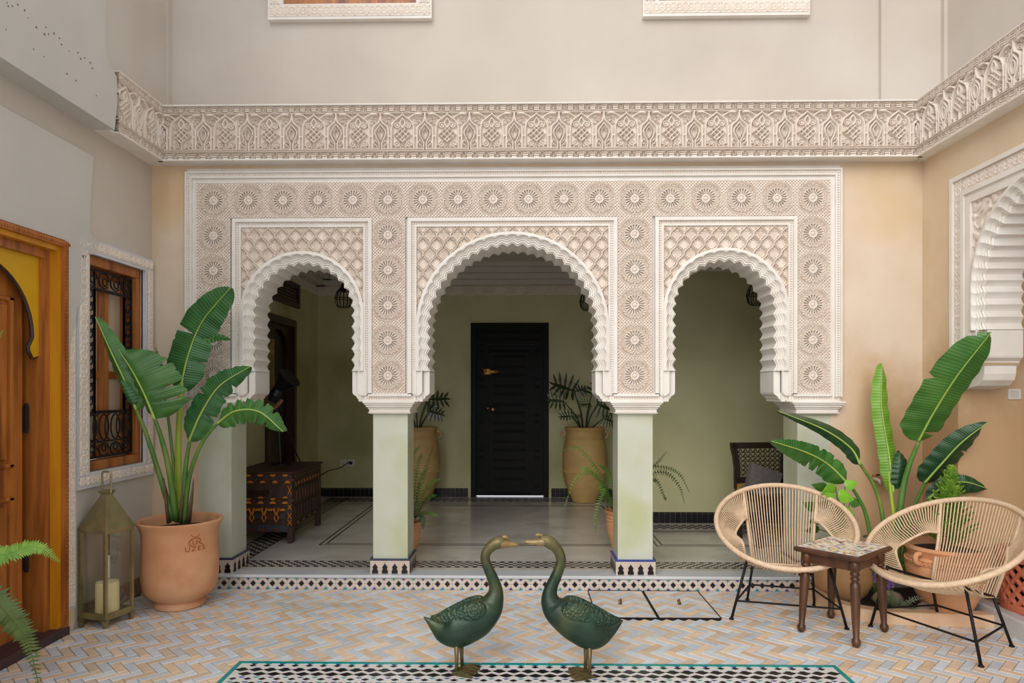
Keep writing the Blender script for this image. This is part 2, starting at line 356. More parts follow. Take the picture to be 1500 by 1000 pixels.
# ---- step: marble nosing and zellige riser
riser = MB().box(-2.5, 2.45, YS+.006, YS+.03, -.02, .085)
step = S('trim_1', riser, MAT['tile_beige'], 'beige zellige step riser with black diamonds below the marble nosing', cat='step')
n0 = onY(312, 850, YS).x; n1 = onY(1182, 850, YS).x
MB().box(cx0-.02, cx1+.02, YS-.012, YS+.16, .083, STEP+.002, .006).build('nosing', MAT['marble_step'], step)
pit = .0715; dm = MB().prism([(-.019, 0), (0, -.021), (.019, 0), (0, .021)], 0, .008).mesh('black_diamond', MAT['tile_black'])
x = n0+.01; k = 0; tb = MB(); tt = MB(); lt = MB()
while x < 2.36:
    inst('diamond_tile', dm, step, (x, YS-.002, .042))
    for zz, sg, off in ((.083, -1, 0), (.001, 1, 0)):
        (tb if (k+(sg > 0)) % 2 else tt).prism([(x+pit/2-.015, zz), (x+pit/2, zz+sg*.017), (x+pit/2+.015, zz)][::(1 if sg < 0 else -1)], YS-.001, YS+.008)
    for sg in (-1, 1):   # white lattice strips, slightly raised
        lt.prism([(x-.004+sg*.0, .002), (x+.004, .002), (x+sg*pit*.5+.004, .042), (x+sg*pit*.5-.004, .042)], YS+.0035, YS+.008)
        lt.prism([(x+sg*pit*.5-.004, .042), (x+sg*pit*.5+.004, .042), (x+.004, .082), (x-.004, .082)], YS+.0035, YS+.008)
    x += pit; k += 1
for nm, b, m in (('blue_triangles', tb, 'tile_blue'), ('teal_triangles', tt, 'tile_teal'), ('lattice', lt, 'tile_white')):
    b.build(nm, MAT[m], step)['kind'] = 'stuff'
# ---- courtyard herringbone
TW, TL = .050, .150; n_ = 3; g = .0016
tile = MB().box(-TL/2+g, TL/2-g, -TW/2+g, TW/2-g, -.015, 0, .002).mesh('herringbone_tile', MAT['tile_grey'])
POOL = (-1.527, 1.645, 3.635)                       # inlaid panel in front
COV = [(.462, .858), (.862, 1.262)]; CY0, CY1 = 4.372, 4.972
def in_cover(x, y): return COV[0][0] < x < COV[1][1] and CY0 < y < CY1
BED = [(2.0, 4.95), (2.02, 4.62), (2.10, 4.45), (2.25, 4.345), (2.62, 4.30), (2.93, 4.28), (2.93, 5.03)]
def in_poly(x, y, P):
    c = False
    for i in range(len(P)):
        (x1, y1), (x2, y2) = P[i], P[i-1]
        if (y1 > y) != (y2 > y) and x < (x2-x1)*(y-y1)/(y2-y1)+x1: c = not c
    return c
def herring(x0, x1, y0, y1, depth_dir, test):
    """list of (x, y, rotation, key) for tiles of a 45-degree herringbone"""
    out = []; R = int(8/TW)
    ca = math.cos(PI/4)
    for y in range(-R, R):
        for m in range(-R//6-1, R//6+2):
            H_ = (y+6*m+1.5, y+.5, 0, y+3*m)
            c = y; V_ = (c+.5, c-6-6*m+1+1.5, PI/2, c-3-3*m)
            for (u, v, a, key) in (H_, V_):
                u *= TW; v *= TW
                # zigzag direction (1,-1) -> depth (or across for covers)
                ang = -PI/4 if depth_dir else PI/4
                X = u*math.cos(ang)-v*math.sin(ang); Y = u*math.sin(ang)+v*math.cos(ang)
                X += (x0+x1)/2; Y += (y0+y1)/2+.013
                if x0 < X < x1 and y0 < Y < y1 and test(X, Y): out.append((X, Y, a+ang, key))
    return out
def floor_test(x, y):
    if POOL[0]+.03 < x < POOL[1]-.03 and y < POOL[2]-.03: return False
    if COV[0][0]+.03 < x < COV[1][1]-.03 and y > CY0+.03: return False
    if in_poly(x, y, BED) or (x < XL+.03 and y > DY1-.03): return False
    return True
tiles = herring(XL-.9, XR+.03, 2.6, YS+.0, True, floor_test)
def vis(t):
    x, y = t[0], t[1]; k = y*_c - x*_s; px = 750+1000*(x*_c+y*_s)/k; py = HORIZON+1000*EYE/k
    return (0 < px < 1500 and py < 1003), k
T1 = []; T2 = []
for t in tiles:
    v, k = vis(t); (T1 if v else T2).append((k, t))
T1.sort(key=lambda q: q[0]); far = T1[300:]; T1 = T1[:300]
rt = random.Random(11)
def sal(key): return key % 2 == 0
for k, (x, y, a, key) in T1:
    o = inst('floor_tile', tile, floor, (x, y, rt.uniform(-.0008, .0008)), a, mat=MAT['tile_salmon' if sal(key) else 'tile_grey'])
def tile_stuff(L, name, parent, zoff=0):
    for nm, flag, mt in ((name+'_grey', 0, 'tile_grey_i'), (name+'_salmon', 1, 'tile_salmon_i')):
        b = MB()
        for (x, y, a, key) in L:
            if sal(key) != bool(flag): continue
            n0_ = len(b.v); b.box(-TL/2+g, TL/2-g, -TW/2+g, TW/2-g, -.015, 0, .002)
            b.xf(Matrix.Translation((x, y, zoff+rt.uniform(-.0008, .0008))) @ Matrix.Rotation(a, 4, 'Z'), n0_)
        b.build(nm, MAT[mt], parent)['kind'] = 'stuff'
tile_stuff([t for k, t in far+T2], 'far_tiles', floor)
# ---- manhole covers with the same tiles, zigzag across
for i, (a, b) in enumerate(COV):
    cv = empty('floor_hatch', ((a+b)/2, (CY0+CY1)/2, .004), 0, ('tiled floor hatch with brass handle beside the goose tail', 'tiled floor hatch with brass handle beside the rope chair leg')[i], 'hatch', 'tiled floor hatches')
    w_, h_ = (b-a)/2-.004, (CY1-CY0)/2-.004
    MB().box(-w_, w_, -h_, h_, -.03, -.006).build('tray', MAT['grout'], cv)
    fr = MB()
    for q in ((-w_-.004, -w_+.002, -h_, h_), (w_-.002, w_+.004, -h_, h_), (-w_, w_, -h_-.006, -h_+.003), (-w_, w_, h_-.004, h_+.006)): fr.box(q[0], q[1], q[2], q[3], -.02, .0015)
    fr.build('frame', MAT['iron'], cv)
    L = herring(-w_-.07, w_+.07, -h_-.07, h_+.07, False, lambda x, y: True)
    for (x, y, ang, key) in L:
        ca_, sa_ = math.cos(ang), math.sin(ang); e_ = [(-TL/2+g, -TW/2+g), (TL/2-g, -TW/2+g), (TL/2-g, TW/2-g), (-TL/2+g, TW/2-g)]
        P_ = [(x+u*ca_-v*sa_, y+u*sa_+v*ca_) for u, v in e_]
        for ax, lim, sg in ((0, w_-.004, 1), (0, -w_+.004, -1), (1, h_-.004, 1), (1, -h_+.004, -1)):     # cut at the hatch frame
            out_ = []
            for i_ in range(len(P_)):
                p0, p1 = P_[i_-1], P_[i_]; in0 = sg*p0[ax] <= sg*lim; in1 = sg*p1[ax] <= sg*lim
                if in0 != in1: t_ = (lim-p0[ax])/(p1[ax]-p0[ax]); out_.append((p0[0]+t_*(p1[0]-p0[0]), p0[1]+t_*(p1[1]-p0[1])))
                if in1: out_.append(p1)
            P_ = out_
            if len(P_) < 3: break
        if len(P_) < 3: continue
        MB().prism(P_, -.012, -.0005, 'z').build('hatch_tile', MAT['tile_salmon' if sal(key) else 'tile_grey'], cv)
    hb = MB(); hb.prism([(-.018, -.05), (.004, -.05), (.018, .05), (-.004, .05)], .0, .006, 'z'); hb.tube([(-.012, -.04, .006), (-.008, -.035, .016), (.008, .035, .016), (.012, .04, .006)], .004, 6)
    hb.build('handle', MAT['brass'], cv).location = (0.0, .02, 0)
# ---- inlaid mosaic panel in the foreground
pool = S('floor_mosaic', MB().box(POOL[0], POOL[1], 2.4, POOL[2], -.08, .002), MAT['tile_white'], 'white mosaic floor panel with black lozenges and teal border under the geese', cat='floor')
tw = .024; edge = MB(); x = POOL[0]
while x < POOL[1]-.01:
    x2 = min(x+.118, POOL[1]); edge.box(x+.001, x2-.001, POOL[2]-tw, POOL[2], -.02, .005, .001); x = x2
for sx in (POOL[0], POOL[1]-tw):
    y = POOL[2]-tw
    while y > 2.5: edge.box(sx, sx+tw, y-.117, y-.001, -.02, .005, .001); y -= .118
edge.build('teal_border', MAT['tile_teal'], pool)['kind'] = 'stuff'
big = MB().prism([(-.036, 0), (0, -.0235), (.036, 0), (0, .0235)], -.006, .0042, 'z').mesh('lozenge', MAT['tile_black'])
sml = MB().prism([(-.019, 0), (0, -.0135), (.019, 0), (0, .0135)], -.006, .0042, 'z').mesh('lozenge_small', MAT['tile_black'])
tri = {c: MB().prism([(-.02, 0), (.02, 0), (0, -.012)][::-1], -.006, .0042, 'z').mesh('triangle', MAT[c]) for c in ('tile_blue', 'tile_teal')}
yb = POOL[2]-tw; nr = int((POOL[1]-POOL[0]-2*tw)/.075); x0 = POOL[0]+tw+.035; dx = (POOL[1]-POOL[0]-2*tw-.07)/nr
rows = [(-.028, sml, .5), (-.082, big, 0), (-.135, big, .5), (-.195, sml, 0), (-.255, big, .5), (-.308, big, 0), (-.362, sml, .5)]
for dy, me, ph in rows:
    for k in range(nr+(1 if ph == 0 else 0)):
        inst('lozenge_tile', me, pool, (x0+(k+ph)*dx, yb+dy, 0))
for dy, fl in ((0, 0), (-.055, 1), (-.168, 0), (-.224, 1)):
    b = {c: MB() for c in ('tile_blue', 'tile_teal')}
    for k in range(nr):
        c = ('tile_blue', 'tile_teal')[(k+fl) % 2]; xx = x0+(k+(0 if fl else .5))*dx
        b[c].prism([(xx-.016, yb+dy-.004), (xx, yb+dy-.015), (xx+.016, yb+dy-.004)], -.006, .0042, 'z')
    for c in b: b[c].build('chips_'+c[5:], MAT[c], pool)['kind'] = 'stuff'
# ---- lounge floor inlays
fi = MB(); zt = STEP+.0008
def strip(x0, x1, y0, y1): fi.box(x0, x1, y0, y1, STEP-.003, zt)
y_a, y_b = 5.215, 5.385
for y in (y_a-.012, y_b+.006): strip(LX, 4.2, y, y+.008)
for (x0, x1, y0, y1) in ((-1.80, .98, 5.95, 8.05), (1.15, 3.9, 5.95, 6.62)):
    for o_ in (0, .05):
        strip(x0+o_, x1-o_, y0+o_, y0+o_+.018); strip(x0+o_, x1-o_, y1-o_-.018, y1-o_)
        strip(x0+o_, x0+o_+.018, y0+o_, y1-o_); strip(x1-o_-.018, x1-o_, y0+o_, y1-o_)
for x in (LX+.20, LX+.42): strip(x, x+.012, 5.4, LB-.1)
for y in (LB-.36, LB-.12): strip(LX+.2, RX-.1, y, y+.012)
fi.build('black_inlay', MAT['inlay'], floor_lounge)
ck = MB()
def checker(x0, x1, y0, y1, s, rows_):
    dy = (y1-y0)/rows_; n = int((x1-x0)/s)
    for r in range(rows_):
        for k in range(n):
            if (k+r) % 2: continue
            a = x0+k*s; sh = .4*dy
            ck.prism([(a, y0+r*dy), (a+s, y0+r*dy), (a+s+sh*0, y0+(r+1)*dy), (a+sh*0, y0+(r+1)*dy)], STEP-.003, zt, 'z')
checker(LX, 4.1, y_a, y_b, .034, 5); checker(LX+.2, RX-.1, LB-.34, LB-.12, .045, 5); checker(RX, 4.1, RB-.30, RB-.10, .04, 5)
n0_ = len(ck.v)
for r in range(5):
    for k in range(70):
        if (k+r) % 2: ck.box(LX+.212+r*.0416, LX+.212+(r+1)*.0416, 5.42+k*.045, 5.42+(k+1)*.045, STEP-.003, zt)
ck.build('checker_band', MAT['inlay'], floor_lounge)['kind'] = 'stuff'
# ---- black tiled baseboards in the lounge
bt = MB().box(-.0265, .0265, 0, .012, 0, .095, .003).mesh('baseboard_tile', MAT['tile_black'])
bc = MB().box(-.0265, .0265, 0, .016, 0, .014, .003).mesh('baseboard_cap', MAT['tile_black'])
def baseboard(name, label, x0, x1, y):
    b = MB().box(x0, x1, y-.008, y, STEP, STEP+.115).build(name, MAT['grout'], None); tag(b, label, 'baseboard', kind='structure')
    x = x0+.028
    while x < x1-.02:
        inst('tile', bt, b, (x, y-.014, STEP+.002)); inst('cap_tile', bc, b, (x, y-.018, STEP+.1)); x += .055
baseboard('baseboard_left', 'black tiled baseboard left of the black door', LX, DX0-.03, LB)
baseboard('baseboard_middle', 'black tiled baseboard between black door and wall corner', DX1+.03, RX, LB)
baseboard('baseboard_right', 'black tiled baseboard below the wall seen through the right arch', RX, 3.6, RB)
tag(MB().box(XL, XL+.018, DY1+.16, YF, 0, .12, .004).build('baseboard_courtyard', M('worn_skirting', srgb(150,122,100), srgb(128,104,88), 8, .7), None), 'worn plaster baseboard along the left wall behind the lantern', 'baseboard', kind='structure')
# ---- planting bed in the corner and raised floor of the side room
bed = S('trim_2', MB().prism([(x+(.05 if x < 2.3 else 0), y+.05) for x, y in BED], -.02, .03, 'z'), MAT['soil'], 'dark soil planting bed in the right corner', cat='planting bed')
kb = MB(); kp = [Vector((x, y, .035)) for x, y in BED[:-1]]
pp = bez(kp, 24)
for i in range(len(pp)):
    t = (pp[min(i+1, 24)]-pp[max(i-1, 0)]).normalized(); nn = Vector((t.y, -t.x, 0))
    a, b = pp[i]+nn*.045, pp[i]-nn*.045
    kb.v += [(a.x, a.y, -.01), (a.x, a.y, .068), (a.x-nn.x*.008, a.y-nn.y*.008, .076), (b.x, b.y, .076), (b.x, b.y, -.01)]
for i in range(24):
    for j in range(5): kb.f.append((i*5+j, i*5+(j+1) % 5, (i+1)*5+(j+1) % 5, (i+1)*5+j)); kb.m.append(0)
kb.build('curb', M('curb_tile', srgb(222,190,158), srgb(206,166,130), 7, .5, .2, 30), bed)
e0 = onZ(1440, 880, .11).x
side = S('floor_side', MB().box(XR, XR+1.8, 1.3, YJ+.02, -.02, .105), MAT['tile_beige'], 'raised tiled floor of the side room under the right arch', cat='floor')
MB().box(XR-.02, XR+.07, 1.3, YJ, -.02, .115, .01).build('edge', MAT['marble_step'], side)
sc = MB()
for r in range(12):
    for k in range(30):
        if (r+k) % 2: sc.box(XR+.09+r*.06, XR+.09+(r+1)*.06, YJ-.03-(k+1)*.06, YJ-.03-k*.06, .1, .1065)
sc.build('checker', M('brown_tile', srgb(96,72,58), srgb(74,56,46), 8, .35), side)['kind'] = 'stuff'
# ================================================================== CARVED STUCCO
def sstep(x, a, b): t = np.clip((x-a)/(b-a), 0, 1); return t*t*(3-2*t)
# ---- rosette square
RP = (onY(1190.6, 290, 5.01).x-onY(313, 290, 5.01).x)/17
RX0 = onY(313, 290, 5.01).x; RZ0 = onY(313, 294, 5.01).z
def rosette_fn(U, V):
    u = U/RP-.5; v = V/RP-.5; r = np.hypot(u, v); th = np.arctan2(v, u)
    h = np.zeros_like(r)
    line = lambda d, w: np.clip(1.5-np.abs(d)/w, 0, 1)
    # corners: fine knotted dots
    dots = np.cos(2*PI*11*u)*np.cos(2*PI*11*v); h = np.where(dots > -.3, .95, .25)
    # outer strap rings
    ring = np.maximum(line(r-.445, .014), line(r-.405, .010)); 
    lat1 = np.cos(12*th+46*r); lat2 = np.cos(12*th-46*r)
    lat = np.where((np.abs(lat1) < .42) | (np.abs(lat2) < .42), 1.0, .45)
    inside = r < .46
    h = np.where(inside, lat, h)
    leaf = np.cos(12*th)*.012
    h = np.where((r > .375+leaf) & (r < .398+leaf), 1.0, h)
    h = np.where(inside, np.maximum(np.where(ring < .05, h, 0), ring), h)
    h = np.where((r > .458) & (r < .466), .55, h); h = np.where((r > .42) & (r < .427), .55, h)
    h = np.where((r > .272) & (r < .285), 1.0, h); h = np.where((r > .285) & (r < .293), .5, h)
    pet = np.cos(20*th); w = .05+.35*(r-.11)/.15
    h = np.where((r > .125) & (r <= .262), np.where(pet > .0, 1.0, -.5), h)
    h = np.where((r > .262) & (r <= .272), np.where(pet > -.75, 1.0, 0.05), h)
    h = np.where(r <= .125, 1.0, h); h = np.where((r > .055) & (r < .068), .55, h); h = np.where(r <= .055, .7+.5*np.sqrt(np.clip(1-(r/.055)**2, 0, 1)), h)
    # a slim knot border links neighbours
    e = np.maximum(np.abs(u), np.abs(v)); h = np.where(e > .492, .9, h)
    return .015*h
ros = hfield('rosette_relief', RP, RP, 100, 100, rosette_fn, mat=MAT['stucco'])
arcade = empty('wall_arcade', (0, 5.02, 0), 0, 'three scalloped arches in white carved stucco on pale green columns', 'arcade', kind='structure')
def A(o): o.parent = arcade; o.location = Vector(o.location)-Vector((0, 5.02, 0)); return o
zrow = [RZ0-RP*k for k in range(6)]
for k in range(18):
    A(inst('rosette', ros, None, (RX0+RP*(k-.5), 5.018, RZ0-RP*.5)))
for c in (0, 5, 12, 17):
    for r in range(1, 6): A(inst('rosette', ros, None, (RX0+RP*(c-.5), 5.018, zrow[r]-RP*.5)))
ztop, zbot = RZ0+RP*.5, zrow[5]-RP*.5
# arch data: centre x, centre z, radius (outer edge)
def arch_dat(pl, pr, py_top, pc):
    a = onY(pl, 450, 5.0).x; b = onY(pr, 450, 5.0).x; R = (b-a)/2
    return ((a+b)/2, onY(pc, py_top, 5.0).z-R, R)
ARCH = [arch_dat(352.5, 533, 368, 443), arch_dat(609.5, 892, 339.5, 751), arch_dat(971.5, 1155, 363, 1063)]
ZS = onY(600, 543, 5.0).z            # end of the scallops
ZC = onY(600, 577, 5.0).z            # lower edge of the impost block
ZCAP = onY(570, 588, 5.0).z; ZCOL = onY(570, 606, 5.0).z
# ---- wall core behind the ornament
xl = RX0-RP*.5-.075; xr = RX0+RP*17.5+.075
out = [(xl, 3.10), (xl, ZCAP)]
for (cx, cz, R) in ARCH:
    r = R-.045; out += [(cx-r, ZCAP), (cx-r, cz)]+[(cx-r*math.cos(PI*i/24), cz+r*math.sin(PI*i/24)) for i in range(1, 24)]+[(cx+r, cz), (cx+r, ZCAP)]
out += [(xr, ZCAP), (xr, 3.10)]
A(MB().prism(out, 5.024, 5.325).build('wall_core', MAT['stucco_white'], None))
# ---- sebka lattice spandrels
FZ = onY(450, 320, 5.0).z; FZ = (FZ+onY(750, 318.5, 5.0).z)/2      # outer top of the rectangular frames
FT = .060                                                         # frame width
def lattice(a, b):
    def fn(U, V):
        vv = V; uu = U
        s = uu/a; t = vv/b
        wob = .055*np.sin(4*PI*t)
        p = (s+wob+t); q = (s-wob-t)
        # mirrored wobble keeps an ogee outline
        d1 = np.abs(((s+t+.5+.05*np.sin(2*PI*(s-t))) % 1)-.5); d2 = np.abs(((s-t+.5+.05*np.sin(2*PI*(s+t))) % 1)-.5)
        d = np.minimum(d1, d2)
        rid = np.clip(1.5-d/.062, 0, 1)
        # trefoil leaf in every lozenge
        ps = (s+t) % 1; qs = (s-t) % 1
        x = (ps+qs-1)/1.0; y = (ps-qs)
        x = np.where(np.abs(x) > 1, 0, x)
        leaf = np.where((d > .13) & (d < .2), .55, np.where(d >= .2, .32+.14*np.cos(10*PI*x), 0))
        bead = np.where((d > .07) & (d < .16) & (np.cos(14*PI*y) > .2), .5, 0)
        return .028*np.maximum(np.maximum(rid, leaf), bead)
    return fn
for i, (cx, cz, R) in enumerate(ARCH):
    a = 2*R/round(2*R/.104) ; b = .138
    x0, x1 = cx-R, cx+R; z1 = FZ-FT; z0 = ZS
    keep = lambda U, V, cx=cx, cz=cz, R=R, x0=x0, z0=z0: ~((V+z0 < cz) | (np.hypot(U+x0-cx, V+z0-cz) < R-.02))
    nx = int((x1-x0)/.0048); ny = int((z1-z0)/.0048)
    f0 = lattice(a, b); top = z1-z0
    me = hfield('lattice_relief', x1-x0, z1-z0, nx, ny, lambda U, V: f0(U+a/2, V-top+b*.5), keep, MAT['stucco'])
    A(inst('spandrel', me, None, (x0, 5.020, z0)))
# ---- rectangular frames with rope moulding
def rope(mb, p0, p1, y, w=.011, s=.0175):
    p0 = Vector((p0[0], 0, p0[1])); p1 = Vector((p1[0], 0, p1[1])); d = p1-p0; n = max(1, int(d.length/s)); d.normalize(); q = Vector((-d.z, 0, d.x))
    L = (p1-p0).length/n
    for k in range(n):
        c = p0+d*(k+.5)*L; h = d*L*.42
        vs = [c-h-q*w*.9, c+h*.2-q*w, c+h+q*w*.9, c-h*.2+q*w]
        vs = [Vector((v.x, y, v.z)) for v in vs]+[Vector((c.x, y-.008, c.z))]
        mb.add(vs, [(0,1,4),(1,2,4),(2,3,4),(3,0,4)])
def uframe(cxl, cxr, zt_, zb, parts, y=5.022, bottom=False):
    """parts: list of (inset0, inset1, proud, rope?) from the outside in"""
    w = MB(); r = MB()
    for a, b, pr, isr in parts:
        w.box(cxl+a, cxl+b, y-pr, y+.01, zb, zt_-a); w.box(cxr-b, cxr-a, y-pr, y+.01, zb, zt_-a); w.box(cxl+b, cxr-b, y-pr, y+.01, zt_-b, zt_-a)
        if isr:
            m = (a+b)/2
            rope(r, (cxl+m, zb), (cxl+m, zt_-m), y-pr+.0005); rope(r, (cxl+m, zt_-m), (cxr-m, zt_-m), y-pr+.0005); rope(r, (cxr-m, zt_-m), (cxr-m, zb), y-pr+.0005)
    f = A(w.build('arch_frame', MAT['stucco_white'], None)); o = r.build('rope_moulding', MAT['stucco'], f); o['kind'] = 'stuff'
    return f
for (cx, cz, R) in ARCH:
    uframe(cx-R-FT, cx+R+FT, FZ, ZC, [(0, .026, .036, 0), (.026, .050, .016, 1), (.050, FT+.004, .028, 0)])
uframe(xl-.005, xr+.005, ztop+.085, ZC-.02, [(0, .012, .026, 0), (.012, .036, .012, 1), (.036, .050, .024, 0), (.050, .070, .006, 0), (.070, .084, .016, 0)])
# ---- scalloped arch bands
def arch_band(R, h, N, thick, k=14):
    """u, v local to the arch centre; w is depth into the wall. jambs h long below the centre"""
    base = .048; Lp = PI*(R-base)+2*h; NP = N*k; rows_ = []
    def P(s, off):
        if s < h: return (R-off, -h+s)
        s2 = s-h; La = PI*(R-base)
        if s2 < La: a = s2/(R-base); return ((R-off)*math.cos(a), (R-off)*math.sin(a))
        return (-(R-off), -(s2-La))
    def c(ph, sharp): 
        a = abs(math.sin(PI*ph)); t = 1-abs(2*ph-1); return a*(1-sharp)+t*sharp
    layers = [(0.0, 0, .02, 0), (0.0, 0, -.036, 0), (.020, .004, -.040, 0), (.024, .012, -.034, 0), (.031, .013, -.012, .0), (.037, .015, -.016, .0), (.044, .016, -.004, .1),
              (.051, .017, -.008, .2), (.058, .018, .004, .3), (.066, .020, .0, .5), (.072, .022, .012, .6), (.076, .023, .012, .6), (.077, .023, thick, .35)]
    vs = []; fs = []; W = NP+1
    for (o0, amp, w, sh) in layers:
        for i in range(W):
            s = Lp*i/NP; ph = (i % k)/k
            u, v = P(s, o0+amp*(1-c(ph, sh))); vs.append((u, w, v))
    for l in range(len(layers)-1):
        for i in range(NP):
            a = l*W+i; fs.append((a, a+1, a+1+W, a+W))
    # rear edge back to the core
    b = len(vs)
    for i in range(W):
        u, v = P(Lp*i/NP, .02); vs.append((u, thick, v))
    l = len(layers)-1
    for i in range(NP): fs.append((l*W+i, l*W+i+1, b+i+1, b+i))
    m = MB(); m.add(vs, fs); return m
def impost(side, R, z0, z1, z2, thick):
    """plain block under the scallops, chamfered into the capital"""
    m = MB(); pr = [(R+.02, z0+.01), (R-.088, z0+.01), (R-.094, z0-.01), (R-.094, z1+.012), (R-.090, z1), (R-.062, z1-.02), (R-.062, z1-.028), (R-.03, z2), (R+.02, z2)]
    pts = [(side*u, v) for u, v in pr]
    if side < 0: pts = pts[::-1]
    m.prism(pts, .018, thick); 
    pr2 = [(R+.02, z0+.01), (R-.045, z0+.01), (R-.045, z1+.01), (R-.02, z1-.012), (R+.02, z1-.012)]
    pts = [(side*u, v) for u, v in pr2]
    if side < 0: pts = pts[::-1]
    m.prism(pts, -.021, .02); return m
for (cx, cz, R), N in zip(ARCH, (26, 33, 26)):
    h = cz-ZS; o = arch_band(R, h, N, .30).build('arch_moulding', MAT['stucco_white'], None, 'auto'); o.location = (cx, 5.02, cz); A(o)
    for sd in (-1, 1):
        A(impost(sd, R, ZS-cz, ZC-cz, ZCAP-cz, .30).build('impost_block', MAT['stucco_white'], None)).location = (cx, 0, cz)
# ---- pillar feet: frames, capitals, columns, tiled skirts
colx = [(onY(291, 700, 5.05).x+onY(340, 700, 5.05).x)/2, (onY(547, 700, 5.05).x+onY(598, 700, 5.05).x)/2, (onY(904, 700, 5.05).x+onY(956, 700, 5.05).x)/2, (onY(1168, 700, 5.05).x+onY(1217, 700, 5.05).x)/2]
spans = [(xl+.08, ARCH[0][0]-ARCH[0][2]-FT+.026), (ARCH[0][0]+ARCH[0][2]+FT-.026, ARCH[1][0]-ARCH[1][2]-FT+.026), (ARCH[1][0]+ARCH[1][2]+FT-.026, ARCH[2][0]-ARCH[2][2]-FT+.026), (ARCH[2][0]+ARCH[2][2]+FT-.026, xr-.08)]
mer = MB()
MW = .055
def merlon(s=1.0):
    h = .078; w = .022
    return [(-w, 0), (w, 0), (w, .022), (w*.72, .027), (w*.72, .040), (w*.95, .046), (w*.6, .056), (w*.25, .064), (0, h), (-w*.25, .064), (-w*.6, .056), (-w*.95, .046), (-w*.72, .040), (-w*.72, .027), (-w, .022)]
merf = MB().prism(merlon(), -.003, .004).mesh('merlon', MAT['tile_black'])
CW, CD = .128, .27; SK = .145
for i, x in enumerate(colx):
    xa, xb = spans[i]
    b = MB(); b.box(xa, xb, 5.022-.036, 5.03, zbot-.022, zbot, 0); b.box(xa-.03, xb+.03, 5.022-.016, 5.03, zbot-.048, zbot-.022); b.box(xa-.05, xb+.05, 5.022-.03, 5.03, ZCAP, zbot-.048)
    f = A(b.build('pillar_sill', MAT['stucco_white'], None)); r = MB(); rope(r, (xa-.02, zbot-.035), (xb+.02, zbot-.035), 5.0065); r.build('rope_moulding', MAT['stucco'], f)['kind'] = 'stuff'
    cp = MB(); hh = (ZCAP-ZCOL)
    for a, z0, z1 in ((.190, .86, 1.04), (.180, .72, .86), (.170, .60, .72), (.172, .55, .60), (.158, .40, .55), (.150, .14, .40), (.157, .05, .14), (.150, 0, .05)):
        cp.box(x-a, x+a, 5.035-(a-.13)*.9-.02, 5.035+CD+(a-.13)*.9, ZCOL+hh*z0, ZCOL+hh*z1, .003)
    A(cp.build('capital', MAT['stucco_white'], None))
    cl = A(MB().box(x-CW, x+CW, 5.035, 5.035+CD, STEP, ZCOL+.005, .006).build('column', MAT['green_col'], None))
    A(MB().box(x-SK, x+SK, 5.012, 5.012+.31, STEP, STEP+.098, .002).build('skirt', MAT['tile_beige'], None))
    bl = MB()
    for k in range(4):
        xx = x-SK+(k+.5)*2*SK/4; A(inst('merlon_tile', merf, None, (xx, 5.012, STEP+.004)))
        bl.box(xx-SK/4+.001, xx+SK/4-.001, 5.010, 5.016, STEP+.098, STEP+.112, .002)
    for sd in (-1, 1):
        for k in range(4):
            yy = 5.012+(k+.5)*.31/4
            M4 = Matrix.Translation((x+sd*SK, yy, STEP+.004)) @ Matrix.Rotation(sd*PI/2, 4, 'Z')
            o = inst('merlon_tile', merf, None, M=M4); o.parent = arcade; o.matrix_local = Matrix.Translation((0, -5.02, 0)) @ M4
            bl.box(x+sd*SK-.004, x+sd*SK+.004, yy-.036, yy+.036, STEP+.098, STEP+.112, .002)
    bl.box(x-SK, x+SK, 5.014, 5.32, STEP+.096, STEP+.110)
    A(bl.build('blue_tile_edge', MAT['tile_blue'] if i == 2 else M('dark_blue_tile', srgb(44,48,74), srgb(58,62,90), 10, .3), None))
